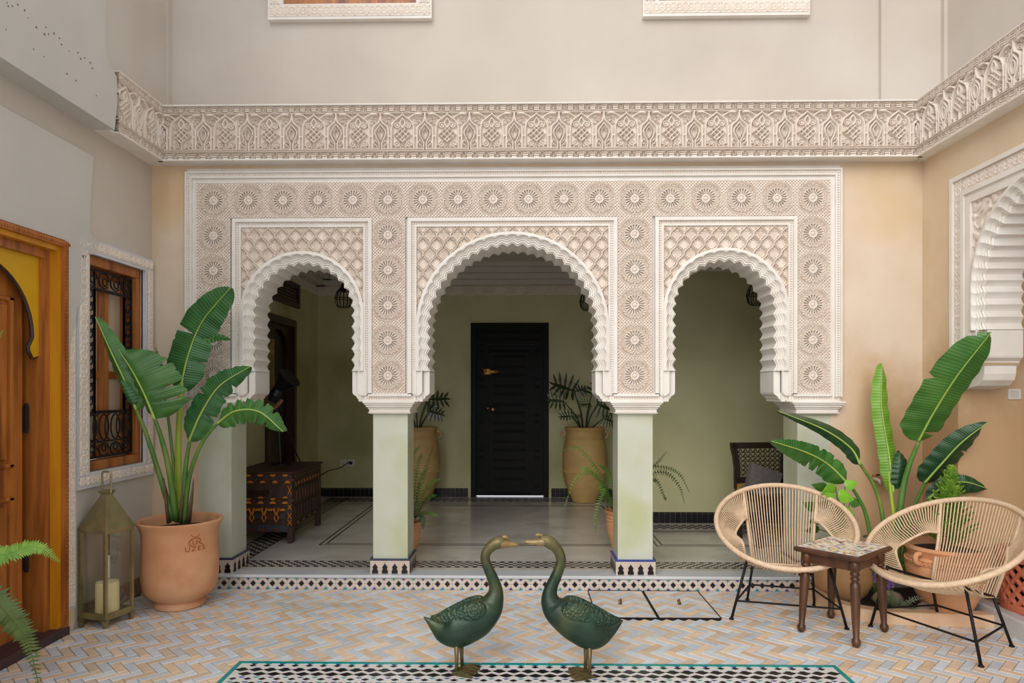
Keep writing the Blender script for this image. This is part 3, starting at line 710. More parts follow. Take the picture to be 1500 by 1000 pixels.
# ================================================================== FRIEZE
FZ0, FZ1 = 3.122, 3.53; YFR = 4.94; XFR = 2.838
NU = 17; FW = (XFR-XF)/NU; FH = FZ1-FZ0
def seg_d(X, Y, a, b):
    ax, ay = a; bx, by = b; dx, dy = bx-ax, by-ay; t = np.clip(((X-ax)*dx+(Y-ay)*dy)/(dx*dx+dy*dy+1e-9), 0, 1)
    return np.hypot(X-ax-t*dx, Y-ay-t*dy)
def poly_d(X, Y, P, smooth=True):
    if smooth and len(P) > 2: P = [(p.x, p.y) for p in bez([(x, y, 0) for x, y in P], len(P)*4)]
    d = np.full_like(X, 1e9)
    for i in range(len(P)-1): d = np.minimum(d, seg_d(X, Y, P[i], P[i+1]))
    return d
def frieze_fn(U, V):
    X = (U/FW*65) % 65; Y = V/FH*85                 # in photo pixels; field from 14 to 71
    Xm = np.minimum(X, 65-X); Yf = Y-13.5           # mirrored about the flame (0) and the knot (32.5)
    h = np.zeros_like(X); st = lambda d, w: np.clip(1.5-d/w, 0, 1)
    K = lambda P, w, sm=True: st(poly_d(Xm, Yf, P, sm), w)
    hi = np.zeros_like(X)
    dxk = X-32.5; dyk = Yf-25.5
    hi = np.maximum(hi, st(np.abs(np.abs(dxk)+np.abs(dyk)-11.5), 1.3)*(np.abs(dyk) < 12))
    for P, w in (([(0, 58), (0.4, 50), (2.5, 44), (7, 40), (10.5, 36), (11.5, 30), (11.5, 18), (11.5, 5)], 1.7),
                 ([(16, 5), (16, 20), (16.2, 32), (17.5, 40), (21, 46), (26, 50), (33, 56)], 1.6),
                 ([(0, 41), (3.5, 36), (7, 31), (7.6, 26), (5, 19), (2.2, 13), (2.0, 2)], 1.3),
                 ([(0, 35), (3.2, 30), (3.4, 25), (.8, 18)], .9),
                 ([(5, 13), (7, 15.5), (9.4, 14.5), (9, 11.5), (6.6, 10.5)], 1.1),
                 ([(33, 50), (30, 46), (28.8, 42), (30.5, 38), (33, 35)], 1.5),
                 ([(5, 55.5), (12, 56), (18, 54), (23, 50)], 1.6),
                 ([(11.5, 21), (13.8, 22.5), (16, 21)], 1.6),
                 ([(2, 3), (33, 3)], 1.0), ([(33, 3), (33, 13), (30, 17)], 1.4)):
        hi = np.maximum(hi, K(P, w))
    for P in ([(16, 5), (22, 5), (22, 9), (18, 9)], [(11.5, 5), (5, 5), (5, 9), (9, 9)]): hi = np.maximum(hi, K(P, 1.0, False))
    # plaited knot
    dx = X-32.5; dy = Yf-25.5; a = dx+dy; b = dx-dy
    for o in (-4.6, 4.6):
        hi = np.maximum(hi, st(np.abs(a-o), 1.75)*((np.abs(b) < 14) & (np.abs(dx) < 12)))
        hi = np.maximum(hi, st(np.abs(b-o), 1.75)*((np.abs(a) < 14) & (np.abs(dx) < 12)))
    lo = np.zeros_like(X)
    for (x, y, r) in ((24.5, 40, 4.6), (24, 12, 4.5), (12.5, 52, 3.0), (7.5, 47, 3.2), (13.6, 44, 3.6), (28.5, 8, 2.0), (5, 49, 2.2)):
        d = np.hypot(Xm-x, Yf-y); lo = np.maximum(lo, np.where(d < r, .62-.35*(np.abs(d-r*.5) < .7), 0))
    f = np.maximum(hi, lo)
    f = np.where((Yf < .8), 1, f); f = np.where((Yf < 1.7) & (Yf >= .8), .55, f); f = np.where(Yf > 57.2, 1, f)
    # plaited bands above and below
    for y0, y1 in ((2, 12.5), (73, 83)):
        inb = (Y >= y0) & (Y <= y1); c = (y0+y1)/2
        xs = X % 16.25
        yy = Y-c; xx = xs-8.1
        chk = (np.cos(PI*(xx+yy)/2.3)*np.cos(PI*(xx-yy)/2.3)); g_ = np.where(chk > -.15, .95, .1)
        g_ = np.where(np.abs(xx) > 4.6, np.where((np.abs(yy) < 1.0) | (np.abs(np.abs(yy)-3) < .8), .9, .45), g_)
        g_ = np.where(np.abs(yy) > 4.4, 1.0, g_); f = np.where(inb, g_, f)
    f = np.where((Y < 2) | (Y > 83), 1.0, f); f = np.where((Y > 12.5) & (Y < 13.2), .4, f); f = np.where((Y > 71.6) & (Y < 72.6), .4, f)
    return .034*f
frz = hfield('frieze_relief', FW, FH, 92, 120, frieze_fn, mat=MAT['stucco'])
frieze = S('trim_frieze', MB().box(XF-.01, XFR+.01, YFR+.016, 5.2, FZ0+.002, FZ1-.002), MAT['stucco_white'], 'carved white stucco frieze with flame and knot motifs around the courtyard', cat='frieze')
for k in range(NU): inst('frieze_panel', frz, frieze, (XF+FW*k, YFR+.012, FZ0))
MB().box(XF-.2, XF-.006, 4.3, YFR+.25, FZ0+.002, FZ1-.002).build('frieze_return', MAT['stucco_white'], frieze)
MB().box(XFR+.006, XFR+.35, 1.2, YFR+.25, FZ0+.002, FZ1-.002).build('frieze_return', MAT['stucco_white'], frieze)
for k in range(9): inst('frieze_panel', frz, frieze, (XFR, YFR-FW*k, FZ0), -PI/2)
inst('frieze_panel', frz, frieze, (XF, YFR-FW, FZ0), PI/2)
ycut = onX(171, 150, XF).y-.03; wcut = (YFR-FW)-ycut
inst('frieze_panel', hfield('frieze_relief_cut', wcut, FH, int(92*wcut/FW), 120, lambda U, V: frieze_fn(U+FW-wcut, V), mat=MAT['stucco']), frieze, (XF, ycut, FZ0), PI/2)
# upper and lower fillets
fl = MB()
for z in (FZ1-.012, FZ0): fl.box(XF-.01, XFR+.01, YFR-.03, YFR+.02, z, z+.012, .003); fl.box(XFR-.03, XFR+.02, 1.2, YFR, z, z+.012, .003); fl.box(XF-.02, XF+.03, ycut, YFR, z, z+.012, .003)
fl.build('fillet', MAT['stucco_white'], frieze)
# ================================================================== UPPER WINDOWS (only their lower surrounds show)
def flower_fn(p, Hh):
    def fn(U, V):
        u = ((U/p) % 1)-.5; v = V/Hh-.5; r = np.hypot(u, v); th = np.arctan2(v, u)
        d1 = np.abs(np.abs(u)+np.abs(v)-.42); d2 = np.abs(np.hypot(np.abs(u)-.5, v)-.3)
        petal = np.where(r < .10+.16*np.abs(np.cos(2*th)), .7, 0)
        f = np.maximum(np.maximum(np.clip(1.5-d1/.05, 0, 1), np.clip(1.5-d2/.05, 0, 1)), petal)
        f = np.where(r < .06, 1, f)
        return .005*f
    return fn
def surround_strip(name, L, Wd, mat=MAT['stucco'], res=.0055):
    p = L/max(1, round(L/Wd)); return hfield(name, L, Wd, max(8, int(L/res)), max(8, int(Wd/res)), flower_fn(p, Wd), mat=mat)
for i, (pa, pb, pbot) in enumerate(((392, 632, 27), (942, 1187, 22))):
    a = onY(pa, 10, 5.08).x; b = onY(pb, 10, 5.08).x; z0 = onY((pa+pb)/2, pbot, 5.08).z; t = .115; H_ = 1.5
    wd = S('window_'+str(i+2), MB().box(a, b, 5.085, 5.14, z0, z0+t).box(a, a+t, 5.085, 5.14, z0+t, z0+H_).box(b-t, b, 5.085, 5.14, z0+t, z0+H_).box(a, b, 5.085, 5.14, z0+H_, z0+H_+t), MAT['stucco_white'],
           ('upper storey window surround left of centre with cedar frame', 'upper storey window surround right of centre')[i], cat='window')
    me = surround_strip('surround_relief', b-a-.02, t-.03)
    inst('carved_strip', me, wd, (a+.01, 5.0825, z0+.022))
    ms = surround_strip('surround_relief', H_-t, t-.03)
    for xx in (a+.012, b-t+.018): 
        o = inst('carved_strip', ms, wd, M=Matrix.Translation((xx+t-.03, 5.0825, z0+t)) @ Matrix.Rotation(-PI/2, 4, 'Y'))
    wf = MB(); wf.box(a+t, b-t, 5.11, 5.14, z0+t-.002, z0+t+.06); wf.box(a+t, a+t+.06, 5.11, 5.14, z0+t+.06, z0+H_); wf.box(b-t-.06, b-t, 5.11, 5.14, z0+t+.06, z0+H_); wf.box((a+b)/2-.03, (a+b)/2+.03, 5.11, 5.14, z0+t+.06, z0+H_)
    wf.build('frame', MAT['wood'], wd)
    for (xa, xb) in ((a+t+.06, (a+b)/2-.03), ((a+b)/2+.03, b-t-.06)): MB().box(xa, xb, 5.12, 5.128, z0+t+.06, z0+H_).build('pane', MAT['window_glass'], wd)
# ================================================================== SIDE ARCH IN THE RIGHT WALL
sa = empty('trim_side_arch', (XR, RAc, 0), -PI/2, 'white scalloped side arch with carved square frame in the right wall', 'arch', kind='structure')
hf_ = onX(1397, 263, XR).y-RAc; zt_ = onX(1397, 263, XR).z; zend = onX(1430, 484, XR).z; zcb = onX(1440, 524, XR).z
o = arch_band(RAr, RAz-zend, 30, .24).build('arch_moulding', MAT['stucco_white'], sa, 'auto'); o.location = (0, 0, RAz)
for sd in (-1, 1):
    impost(sd, RAr, zend, zcb, zcb-.07, .24).build('impost_block', MAT['stucco_white'], sa)
    pr = [(RAr+.16, zcb-.05), (RAr-.06, zcb-.05), (RAr-.06, zcb-.10), (RAr-.045, zcb-.14), (RAr+.0, zcb-.175), (RAr+.16, zcb-.20)]
    pts = [(sd*u, v) for u, v in pr]
    MB().prism(pts if sd > 0 else pts[::-1], .02, .22).build('corbel', MAT['stucco_white'], sa)
fb = MB(); Wn = RAr+.005; zi = RAz+RAr+.02
def uu(mb, a, b, pr, zb):
    mb.box(-hf_+a, -hf_+b, -pr, .01, zb, zt_-a); mb.box(hf_-b, hf_-a, -pr, .01, zb, zt_-a); mb.box(-hf_+b, hf_-b, -pr, .01, zt_-b, zt_-a)
bw = hf_-Wn
zlow = zcb-.02
uu(fb, 0, .03, .03, zlow); uu(fb, .03, bw*.55, .012, zlow); uu(fb, bw*.55, bw*.7, .032, zlow); uu(fb, bw*.7, bw*.82, .018, zlow); uu(fb, bw*.82, bw, .028, zlow)
fb.build('square_frame', MAT['stucco_white'], sa)
sw = bw*.55-.034
ms = surround_strip('side_relief', zt_-.03-zlow, sw); mt = surround_strip('side_relief', 2*hf_-.06-2*sw, sw)
for xx in (-hf_+.032+sw, hf_-.032): inst('carved_strip', ms, sa, M=Matrix.Translation((xx, -.0145, zlow)) @ Matrix.Rotation(-PI/2, 4, 'Y'))
inst('carved_strip', mt, sa, (-hf_+.03+sw, -.0145, zt_-.032-sw))
def scroll_fn(U, V):
    a = np.sin(38*U+3*np.sin(30*V))*np.sin(41*V+3*np.sin(33*U)); return .014*np.clip(.5+1.6*a, 0, 1)
keep = lambda U, V: ~((np.hypot(U-Wn, V+zlow-RAz) < RAr-.02) | (V+zlow < RAz))
inst('spandrel', hfield('scroll_relief', 2*Wn, zt_-bw-zlow+.01, 190, 150, scroll_fn, keep, MAT['stucco']), sa, (-Wn, -.003, zlow))
# ================================================================== LEFT WALL: DOOR, WINDOW, LANTERN
def wallL(y, z, out=0): return Vector((XL+out, y, z))
def relief_left(name, y0, y1, z0, z1, out, parent, vertical):
    """carved strip on the left wall (faces +X)"""
    if vertical:
        me = surround_strip(name, z1-z0, y1-y0, res=.006)
        M4 = Matrix.Translation((XL+out+.0025, y1, z0)) @ Matrix.Rotation(PI/2, 4, 'Z') @ Matrix.Rotation(-PI/2, 4, 'Y')
    else:
        me = surround_strip(name, y1-y0, z1-z0, res=.006); M4 = Matrix.Translation((XL+out+.0025, y0, z0)) @ Matrix.Rotation(PI/2, 4, 'Z')
    return inst('carved_strip', me, parent, M=M4)
MAT['stucco_grey'] = M('painted_stucco', srgb(214,214,216), srgb(202,202,206), 6, .7)
# ---- door
dr = empty('door_1', (0, 0, 0), 0, 'varnished cedar double door with yellow arched surround in the left wall', 'door', kind='structure')
a = .0
fr = MB()
def uL(mb, i0, i1, x0, x1): 
    mb.box(x0, x1, DY1-i1, DY1-i0, 0, DZ1-i0); mb.box(x0, x1, DY0+i0, DY0+i1, 0, DZ1-i0); mb.box(x0, x1, DY0+i1, DY1-i1, DZ1-i1, DZ1-i0)
uL(fr, 0, .035, XL-.12, XL+.045); uL(fr, .064, .115, XL-.2, XL-.025)
fr.build('frame', MAT['wood'], dr)
bead = MB(); z = .1
while z < DZ1: bead.box(XL+.043, XL+.050, DY1-.027, DY1-.010, z, z+.014, .003); z += .021
y = DY0
while y < DY1: bead.box(XL+.043, XL+.050, y, y+.014, DZ1-.027, DZ1-.010, .003); y += .021
bead.build('bead_moulding', MAT['wood'], dr)['kind'] = 'stuff'
yb_ = MB(); uL(yb_, .035, .064, XL-.16, XL+.02); yb_.build('gilt_moulding', MAT['wood_gold'], dr)
ya, yz = DY0+.115, DY1-.115; yc = (ya+yz)/2; ar = (yz-ya)/2-.035; az = 1.76; zt2 = DZ1-.115
def arc_half(sg):
    pts = [(yc+sg*(ar+.035), 1.655), (yc+sg*(ar-.005), 1.645), (yc+sg*(ar-.03), 1.68), (yc+sg*(ar-.035), 1.70)]
    pts += [(yc+sg*ar*math.cos(t), az+(zt2-.05-az)*math.sin(t)) for t in [PI/2*i/14 for i in range(15)]]
    pts += [(yc, zt2), (yc+sg*(ar+.035), zt2)]
    return pts if sg > 0 else pts[::-1]
for sg in (1, -1):
    MB().prism(arc_half(sg), XL-.075, XL-.055, 'x').build('arched_spandrel', MAT['yellow'], dr)
    rim = [Vector((XL-.066, y_, z_)) for y_, z_ in arc_half(sg)[(0 if sg > 0 else 2):(19 if sg > 0 else None)]]
    MB().tube(rim, .012, 6).build('arch_rim', MAT['wood_dark'], dr)
for k, (y0, y1) in enumerate(((yc+.004, DY1-.165), (DY0+.165, yc-.004))):
    lf_ = MB().box(XL-.155, XL-.115, y0, y1, .03, 2.2, .004).build('leaf', MAT['wood'], dr)
    for (z0, z1) in ((.18, .86), (1.02, 1.98)):
        p0, p1 = y0+.085, y1-.085
        mo = MB()
        for (q0, q1, q2, q3) in ((p0, p1, z0, z0+.028), (p0, p1, z1-.028, z1), (p0, p0+.028, z0, z1), (p1-.028, p1, z0, z1)): mo.box(XL-.118, XL-.098, q0, q1, q2, q3, .008)
        mo.build('panel_moulding', MAT['wood'], lf_); MB().box(XL-.118, XL-.106, p0+.045, p1-.045, z0+.045, z1-.045, .008).build('panel', MAT['wood'], lf_)
    for zz in (.42, 1.22): MB().box(XL-.116, XL-.098, (y1 if k == 0 else y0-.03), (y1+.03 if k == 0 else y0), zz, zz+.15, .003).tube([(XL-.1, (y1+.012 if k == 0 else y0-.012), zz-.01), (XL-.1, (y1+.012 if k == 0 else y0-.012), zz+.16)], .010, 8).build('hinge', MAT['iron'], dr)
    MB().tube([(XL-.116, (y0+.05 if k == 0 else y1-.05), 1.0), (XL-.09, (y0+.05 if k == 0 else y1-.05), 1.0)], .02, 10).build('knob', MAT['iron'], lf_)
MB().box(XL-.2, XL+.05, DY0-.02, DY1+.0, -.01, .05, .006).build('threshold', M('stained_threshold', srgb(70,48,52), srgb(50,34,40), 5, .5), dr)
MB().box(XL-.9, XL-.28, DY0-.3, DY1+.05, 0, 2.6).build('backing', MAT['wood_dark'], dr)
MB().box(XL-.28, XL-.17, DY1-.12, DY1-.0, 0, DZ1).build('jamb', MAT['wood'], dr)
# ---- carved strip beside the door
dsY0, dsY1 = onX(94.5, 600, XL+.02).y, onX(111, 600, XL+.02).y; dsz0 = onX(104, 893, XL+.02).z
ds = MB().box(XL-.01, XL+.022, dsY0, dsY1, dsz0, 2.06, .003).build('trim_3', MAT['stucco_grey'], None); tag(ds, 'tall carved grey stucco strip between cedar door and lantern', 'moulding', kind='structure')
o = relief_left('door_strip', dsY0+.02, dsY1-.008, dsz0+.02, 2.04, .022, ds, True)
MB().box(XL-.01, XL+.016, DY1, dsY1-.01, 0, dsz0).build('plinth', MAT['plaster_tan'], ds)
# ---- window
wn = empty('window_1', (0, 0, 0), 0, 'cedar casement window behind black wrought iron grille with carved surround', 'window', kind='structure')
sY0, sY1 = onX(113, 600, XL+.02).y, onX(224, 600, XL+.02).y; sZ0 = onX(168, 706, XL+.02).z-.0; sZ1 = onX(225, 382, XL+.02).z
sY1 = min(sY1, YF-.006)
sb = MB(); sb.box(XL-.01, XL+.024, sY0, sY1, sZ0, WZ0); sb.box(XL-.01, XL+.024, sY0, sY1, WZ1, sZ1); sb.box(XL-.01, XL+.024, sY0, WY0, WZ0, WZ1); sb.box(XL-.01, XL+.024, WY1, sY1, WZ0, WZ1)
so = sb.build('surround', MAT['stucco_grey'], wn)
relief_left('win_b', sY0+.008, sY1-.008, sZ0+.02, WZ0-.02, .024, so, False); relief_left('win_t', sY0+.008, sY1-.008, WZ1+.02, sZ1-.015, .024, so, False)
relief_left('win_l', sY0+.008, WY0-.012, WZ0-.01, WZ1+.01, .024, so, True); relief_left('win_r', WY1+.02, sY1-.012, WZ0-.01, WZ1+.01, .024, so, True)
def rectL(mb, y0, y1, z0, z1, t, x0, x1, b=.004):
    mb.box(x0, x1, y0, y1, z0, z0+t, b); mb.box(x0, x1, y0, y1, z1-t, z1, b); mb.box(x0, x1, y0, y0+t, z0+t, z1-t, b); mb.box(x0, x1, y1-t, y1, z0+t, z1-t, b)
f = MB(); rectL(f, WY0, WY1, WZ0, WZ1, .062, XL-.10, XL-.015); f.build('frame', MAT['wood'], wn)
ym = (WY0+WY1)/2
for (y0, y1) in ((WY0+.06, ym), (ym, WY1-.06)):
    sh = MB(); rectL(sh, y0+.002, y1-.002, WZ0+.064, WZ1-.064, .05, XL-.12, XL-.085); sh.box(XL-.115, XL-.09, y0+.05, y1-.05, WZ0+.60, WZ0+.65, .003)
    s_ = sh.build('casement', MAT['wood'], wn)
    for (z0, z1) in ((WZ0+.11, WZ0+.60), (WZ0+.65, WZ1-.11)): MB().box(XL-.105, XL-.1, y0+.05, y1-.05, z0, z1).build('pane', MAT['window_glass'], s_)
gx = XL-.045; gr = empty('grille', (0, 0, 0), parent=wn)
gy0, gy1, gz0, gz1 = WY0+.065, WY1-.065, WZ0+.075, WZ1-.075
bars = MB(); t = .008; bw_ = .085
rectL(bars, gy0, gy1, gz0, gz1, .012, gx-.006, gx+.006, .002); rectL(bars, gy0+bw_, gy1-bw_, gz0+.30, gz1-.13, .011, gx-.006, gx+.006, .002)
bars.box(gx-.006, gx+.006, gy0, gy1, gz1-.131, gz1-.12); bars.box(gx-.006, gx+.006, gy0, gy1, gz0+.29, gz0+.301); bars.box(gx-.006, gx+.006, gy0, gy1, gz0+.1, gz0+.11)
bars.box(gx-.006, gx+.006, gy0+bw_, gy0+bw_+.011, gz0, gz1); bars.box(gx-.006, gx+.006, gy1-bw_-.011, gy1-bw_, gz0, gz1)
bars.build('bars', MAT['iron'], gr)
sc_ = MB()
def ring(y, z, ry, rz, a0=0, a1=2*PI, n=18, r=.0055):
    pts = [Vector((gx, y+ry*math.cos(a0+(a1-a0)*i/n), z+rz*math.sin(a0+(a1-a0)*i/n))) for i in range(n+1)]
    if abs(a1-a0-2*PI) < 1e-3: sc_.tube(pts[:-1], r, 5, closed=True)
    else: sc_.tube(pts, r, 5)
nz = 9; zz0, zz1 = gz0+.31, gz1-.14
for k in range(nz):
    zc = zz0+(k+.5)*(zz1-zz0)/nz
    for yc_ in (gy0+bw_/2+.004, gy1-bw_/2-.004):
        ring(yc_, zc+.022, .026, .026, -PI/2, PI*1.0); ring(yc_, zc-.03, .026, .026, PI/2, PI*2.0); 
ny_ = 4
for k in range(ny_):
    yc_ = gy0+(k+.5)*(gy1-gy0)/ny_; hw = (gy1-gy0)/ny_/2
    ring(yc_, gz1-.062, hw*.85, .05, 0, PI*1.75); ring(yc_+.01, gz1-.07, hw*.4, .025)
    ring(yc_, gz0+.20, hw*.8, .085); ring(yc_+hw, gz0+.20, hw*.8, .085, PI/2, 3*PI/2); ring(yc_, gz0+.05, hw*.85, .042, 0, PI*1.8); ring(yc_, gz0+.06, hw*.35, .02)
sc_.build('scrolls', MAT['iron'], gr)
# ---- lantern and candle
ln = empty('lantern', (-2.622, 4.245, 0), math.radians(-16), 'tall aged brass candle lantern with pyramid roof against the left wall', 'lantern')
h = .098
for sx in (-1, 1):
    for sy in (-1, 1):
        MB().box(sx*h-.009, sx*h+.009, sy*h-.009, sy*h+.009, .05, .60, .002).build('corner_post', MAT['brass_dull'], ln)
        m = MB(); m.lathe([(.016, 0), (.013, .02), (.024, .05)], 4, (sx*h*.96, sy*h*.96, 0), PI/4); m.build('foot', MAT['brass_dull'], ln)
m = MB(); m.box(-h-.008, h+.008, -h-.008, h+.008, .048, .066, .003); m.build('base', MAT['brass_dull'], ln)
for s1 in (-1, 1):
    for z0, z1 in ((.064, .085), (.575, .595)):
        MB().box(-h, h, s1*h-.006, s1*h+.006, z0, z1).build('rail', MAT['brass_dull'], ln); MB().box(s1*h-.006, s1*h+.006, -h, h, z0, z1).build('rail', MAT['brass_dull'], ln)
r2 = math.sqrt(2)
m = MB(); m.lathe([(.108*r2, .588), (.110*r2, .60), (.026*r2, .795), (.024*r2, .81)], 4, (0, 0, 0), PI/4); m.build('roof', MAT['brass_dull'], ln)
m = MB(); m.lathe([(.024*r2, .805), (.036*r2, .826), (.034*r2, .830), (.01, .815)], 4, (0, 0, 0), PI/4); m.build('finial', MAT['brass_dull'], ln)
MB().tube([(-.034, 0, .815), (-.036, 0, .93), (-.028, 0, .945), (.028, 0, .945), (.036, 0, .93), (.034, 0, .815)], .0065, 8).build('handle', MAT['brass_dull'], ln)
for (ax, s1) in (('x', -1), ('x', 1), ('y', -1), ('y', 1)):
    b = MB()
    if ax == 'x': b.box(s1*h-.001, s1*h+.001, -h+.008, h-.008, .085, .575)
    else: b.box(-h+.008, h-.008, s1*h-.001, s1*h+.001, .085, .575)
    b.build('glass_pane', MAT['glass'], ln)
cd = empty('candle', (-2.605, 4.225, .0665), 0, 'thick cream pillar candle inside the brass lantern', 'candle')
m = MB(); m.lathe([(.066, 0), (.067, .02), (.066, .185), (.061, .197), (.04, .192), (.0, .188)], 24, capt=False); m.build('wax', MAT['wax'], cd, True)
MB().tube([(0, 0, .185), (.002, 0, .21)], .002, 6).build('wick', MAT['black_rubber'], cd)
cd2 = empty('candle', (-2.665, 4.315, .0665), 0, 'slim white candle behind the pillar candle in the lantern', 'candle')
m = MB(); m.lathe([(.02, 0), (.02, .33), (.016, .338), (0, .336)], 16, capt=False); m.build('wax', MAT['white'], cd2, True)
MB().tube([(0, 0, .33), (.001, 0, .35)], .002, 6).build('wick', MAT['black_rubber'], cd2)
# ================================================================== LOUNGE
# ---- black door
d2 = empty('door_2', ((DX0+DX1)/2, LB, STEP), 0, 'black panelled entrance door with brass bolt in the lounge back wall', 'door', kind='structure')
W2 = (DX1-DX0)/2; HD = DTOP-STEP
f = MB(); f.box(-W2, -W2+.065, -.02, .2, 0, HD); f.box(W2-.065, W2, -.02, .2, 0, HD); f.box(-W2+.065, W2-.065, -.02, .2, HD-.06, HD)
f.box(-W2+.065, W2-.065, .02, .12, HD-.27, HD-.06); f.build('frame', MAT['black_paint'], d2)
def pmould(x0, x1, z0, z1, y, parent, t=.016, name='panel'):
    m = MB(); m.box(x0, x1, y-.014, y, z0, z0+t, .004); m.box(x0, x1, y-.014, y, z1-t, z1, .004); m.box(x0, x0+t, y-.014, y, z0+t, z1-t, .004); m.box(x1-t, x1, y-.014, y, z0+t, z1-t, .004)
    if x1-x0 > .05 and z1-z0 > .06: m.box(x0+t*1.5, x1-t*1.5, y-.008, y, z0+t*1.5, z1-t*1.5, .004)
    return m.build(name, MAT['black_paint'], parent)
pmould(-W2+.10, W2-.10, HD-.225, HD-.10, .02, d2, name='transom_panel')
lf2 = MB().box(-W2+.066, W2-.066, .04, .09, .014, HD-.272, .003).build('leaf', MAT['black_paint'], d2)
pmould(-.28, .265, .03, HD-.345, .04, lf2, .012, 'wicket_outline')
for k in range(7): 
    z1 = HD-.41-k*.238; pmould(-.215, .205, z1-.165, z1, .034, lf2, .018)
for k in range(4):
    z1 = HD-.34-k*.455
    for xx in (-.40, .31): pmould(xx, xx+.075, z1-.39, z1, .04, lf2)
m = MB(); m.box(-.33, -.25, .02, .04, HD-.66, HD-.58, .006); m.box(-.25, -.16, .02, .036, HD-.64, HD-.60, .006); m.tube([(-.34, .015, HD-.585), (-.30, .012, HD-.60), (-.34, .015, HD-.655)], .012, 8); m.tube([(-.2, .02, HD-.62), (-.14, .02, HD-.62)], .01, 8)
m.build('bolt', MAT['brass'], lf2)
MB().box(-.29, -.15, .012, .04, HD-1.14, HD-1.06, .006).build('lock_box', MAT['black_paint'], lf2)
m = MB(); m.tube([(-.215, .012, HD-1.10), (-.215, .004, HD-1.10)], .018, 6); m.tube([(-.28, .012, HD-1.085), (-.28, .006, HD-1.085)], .008, 6); m.build('escutcheon', MAT['brass'], lf2)
# ---- cedar side door and its louvre
d3 = empty('door_3', (LX, (LD0+LD1)/2, STEP), 0, 'dark cedar door with arched top panel in the lounge side wall', 'door', kind='structure')
wd_ = (LD1-LD0)/2; hd = LDT-STEP
f = MB(); f.box(-.12, .03, -wd_, -wd_+.07, 0, hd); f.box(-.12, .03, wd_-.07, wd_, 0, hd); f.box(-.12, .03, -wd_+.07, wd_-.07, hd-.08, hd); f.build('frame', MAT['wood_dark'], d3)
n = 14; r_ = wd_-.10
arc = [(r_*math.cos(PI*i/n), hd-.12-r_+r_*math.sin(PI*i/n)) for i in range(n+1)]
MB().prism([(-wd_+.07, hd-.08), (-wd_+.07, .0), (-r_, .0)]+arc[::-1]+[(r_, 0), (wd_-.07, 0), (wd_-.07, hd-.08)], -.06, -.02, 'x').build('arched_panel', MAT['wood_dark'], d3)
MB().box(-.10, -.065, -r_-.01, r_+.01, 0, hd-.1).build('leaf', M('deep_brown_wood', srgb(40,24,16), srgb(28,16,12), 4, .4), d3)  # leaf in a deeper brown than its frame and arched panel
lv = empty('louvre', (LX, (onX(401, 430, LX).y+onX(432, 430, LX).y)/2, onX(432, 451, LX).z), 0, 'dark wooden louvred vent above the cedar side door', 'vent', kind='structure')
lw_ = (onX(432, 430, LX).y-onX(401, 430, LX).y)/2+.1; lh = onX(432, 416, LX).z-onX(432, 451, LX).z
f = MB(); f.box(-.01, .03, -lw_, -lw_+.06, 0, lh); f.box(-.01, .03, lw_-.06, lw_, 0, lh); f.box(-.01, .03, -lw_+.06, lw_-.06, 0, .05); f.box(-.01, .03, -lw_+.06, lw_-.06, lh-.05, lh); f.build('frame', MAT['wood_dark'], lv)
for k in range(5):
    m = MB(); m.prism([(-.008, .055+k*(lh-.1)/5), (.022, .05+k*(lh-.1)/5), (.022, .06+k*(lh-.1)/5), (-.008, .09+k*(lh-.1)/5)], -lw_+.06, lw_-.06, 'y'); m.build('slat', MAT['wood_dark'], lv)
# ---- gilt mirror on the side wall
my1 = onX(402, 550, LX+.09).y; mz0 = onX(400, 598, LX+.09).z; mz1 = onX(402, 496, LX+.09).z
mr = empty('mirror', (LX, my1-.35, mz0), 0, 'gilt moulded mirror frame on the side wall before the cedar door', 'mirror')
MAT['gilt'] = M('old_gilt', srgb(164,146,96), srgb(124,106,64), 10, .45, metal=.3)
for (ins, dep) in ((0, .09), (.03, .07), (.06, .05), (.09, .035)):
    m = MB(); m.box(.0, dep, -.35+ins, -.35+ins+.03, ins, mz1-mz0-ins, .006); m.box(.0, dep, .35-ins-.03, .35-ins, ins, mz1-mz0-ins, .006); m.box(0, dep, -.35+ins+.03, .35-ins-.03, ins, ins+.03, .006); m.box(0, dep, -.35+ins+.03, .35-ins-.03, mz1-mz0-ins-.03, mz1-mz0-ins, .006)
    m.build('frame_moulding', MAT['gilt'], mr)
MB().box(0.0, .02, -.24, .24, .11, mz1-mz0-.11).build('glass', MAT['mirror'], mr)
# ---- painted chest
ch = empty('chest', (-2.325, 6.43, STEP), 0, 'dark painted wooden chest with orange motifs standing on legs in the lounge', 'chest')
cw, cdp, hh = .275, .43, .635
MAT['chest'] = M('chest_wood', srgb(78,52,40), srgb(52,34,28), 6, .55, .2, 30, stretch=(4,4,1))
MAT['chest_orange'] = M('chest_orange', srgb(222,140,30), srgb(196,110,24), 20, .55)
MAT['chest_blue'] = M('chest_slate', srgb(64,66,74), srgb(48,46,54), 20, .55)
MAT['chest_red'] = M('chest_red', srgb(110,44,34), srgb(84,32,28), 20, .55)
MB().box(-cw+.01, cw-.01, -cdp+.01, cdp-.01, .13, .585, .004).build('body', MAT['chest'], ch)
MB().box(-cw-.015, cw+.015, -cdp-.015, cdp+.015, .615, hh, .005).build('lid', MAT['chest'], ch)
MB().box(-cw, cw, -cdp, cdp, .545, .614, .004).build('lid_rim', MAT['chest'], ch)
for sx in (-1, 1):
    for sy in (-1, 1): MB().box(sx*cw-.04 if sx > 0 else -cw, sx*cw if sx > 0 else -cw+.04, (cdp-.075) if sy > 0 else -cdp-.004, cdp if sy > 0 else -cdp+.075, 0, .545, .004).build('leg', MAT['chest'], ch)
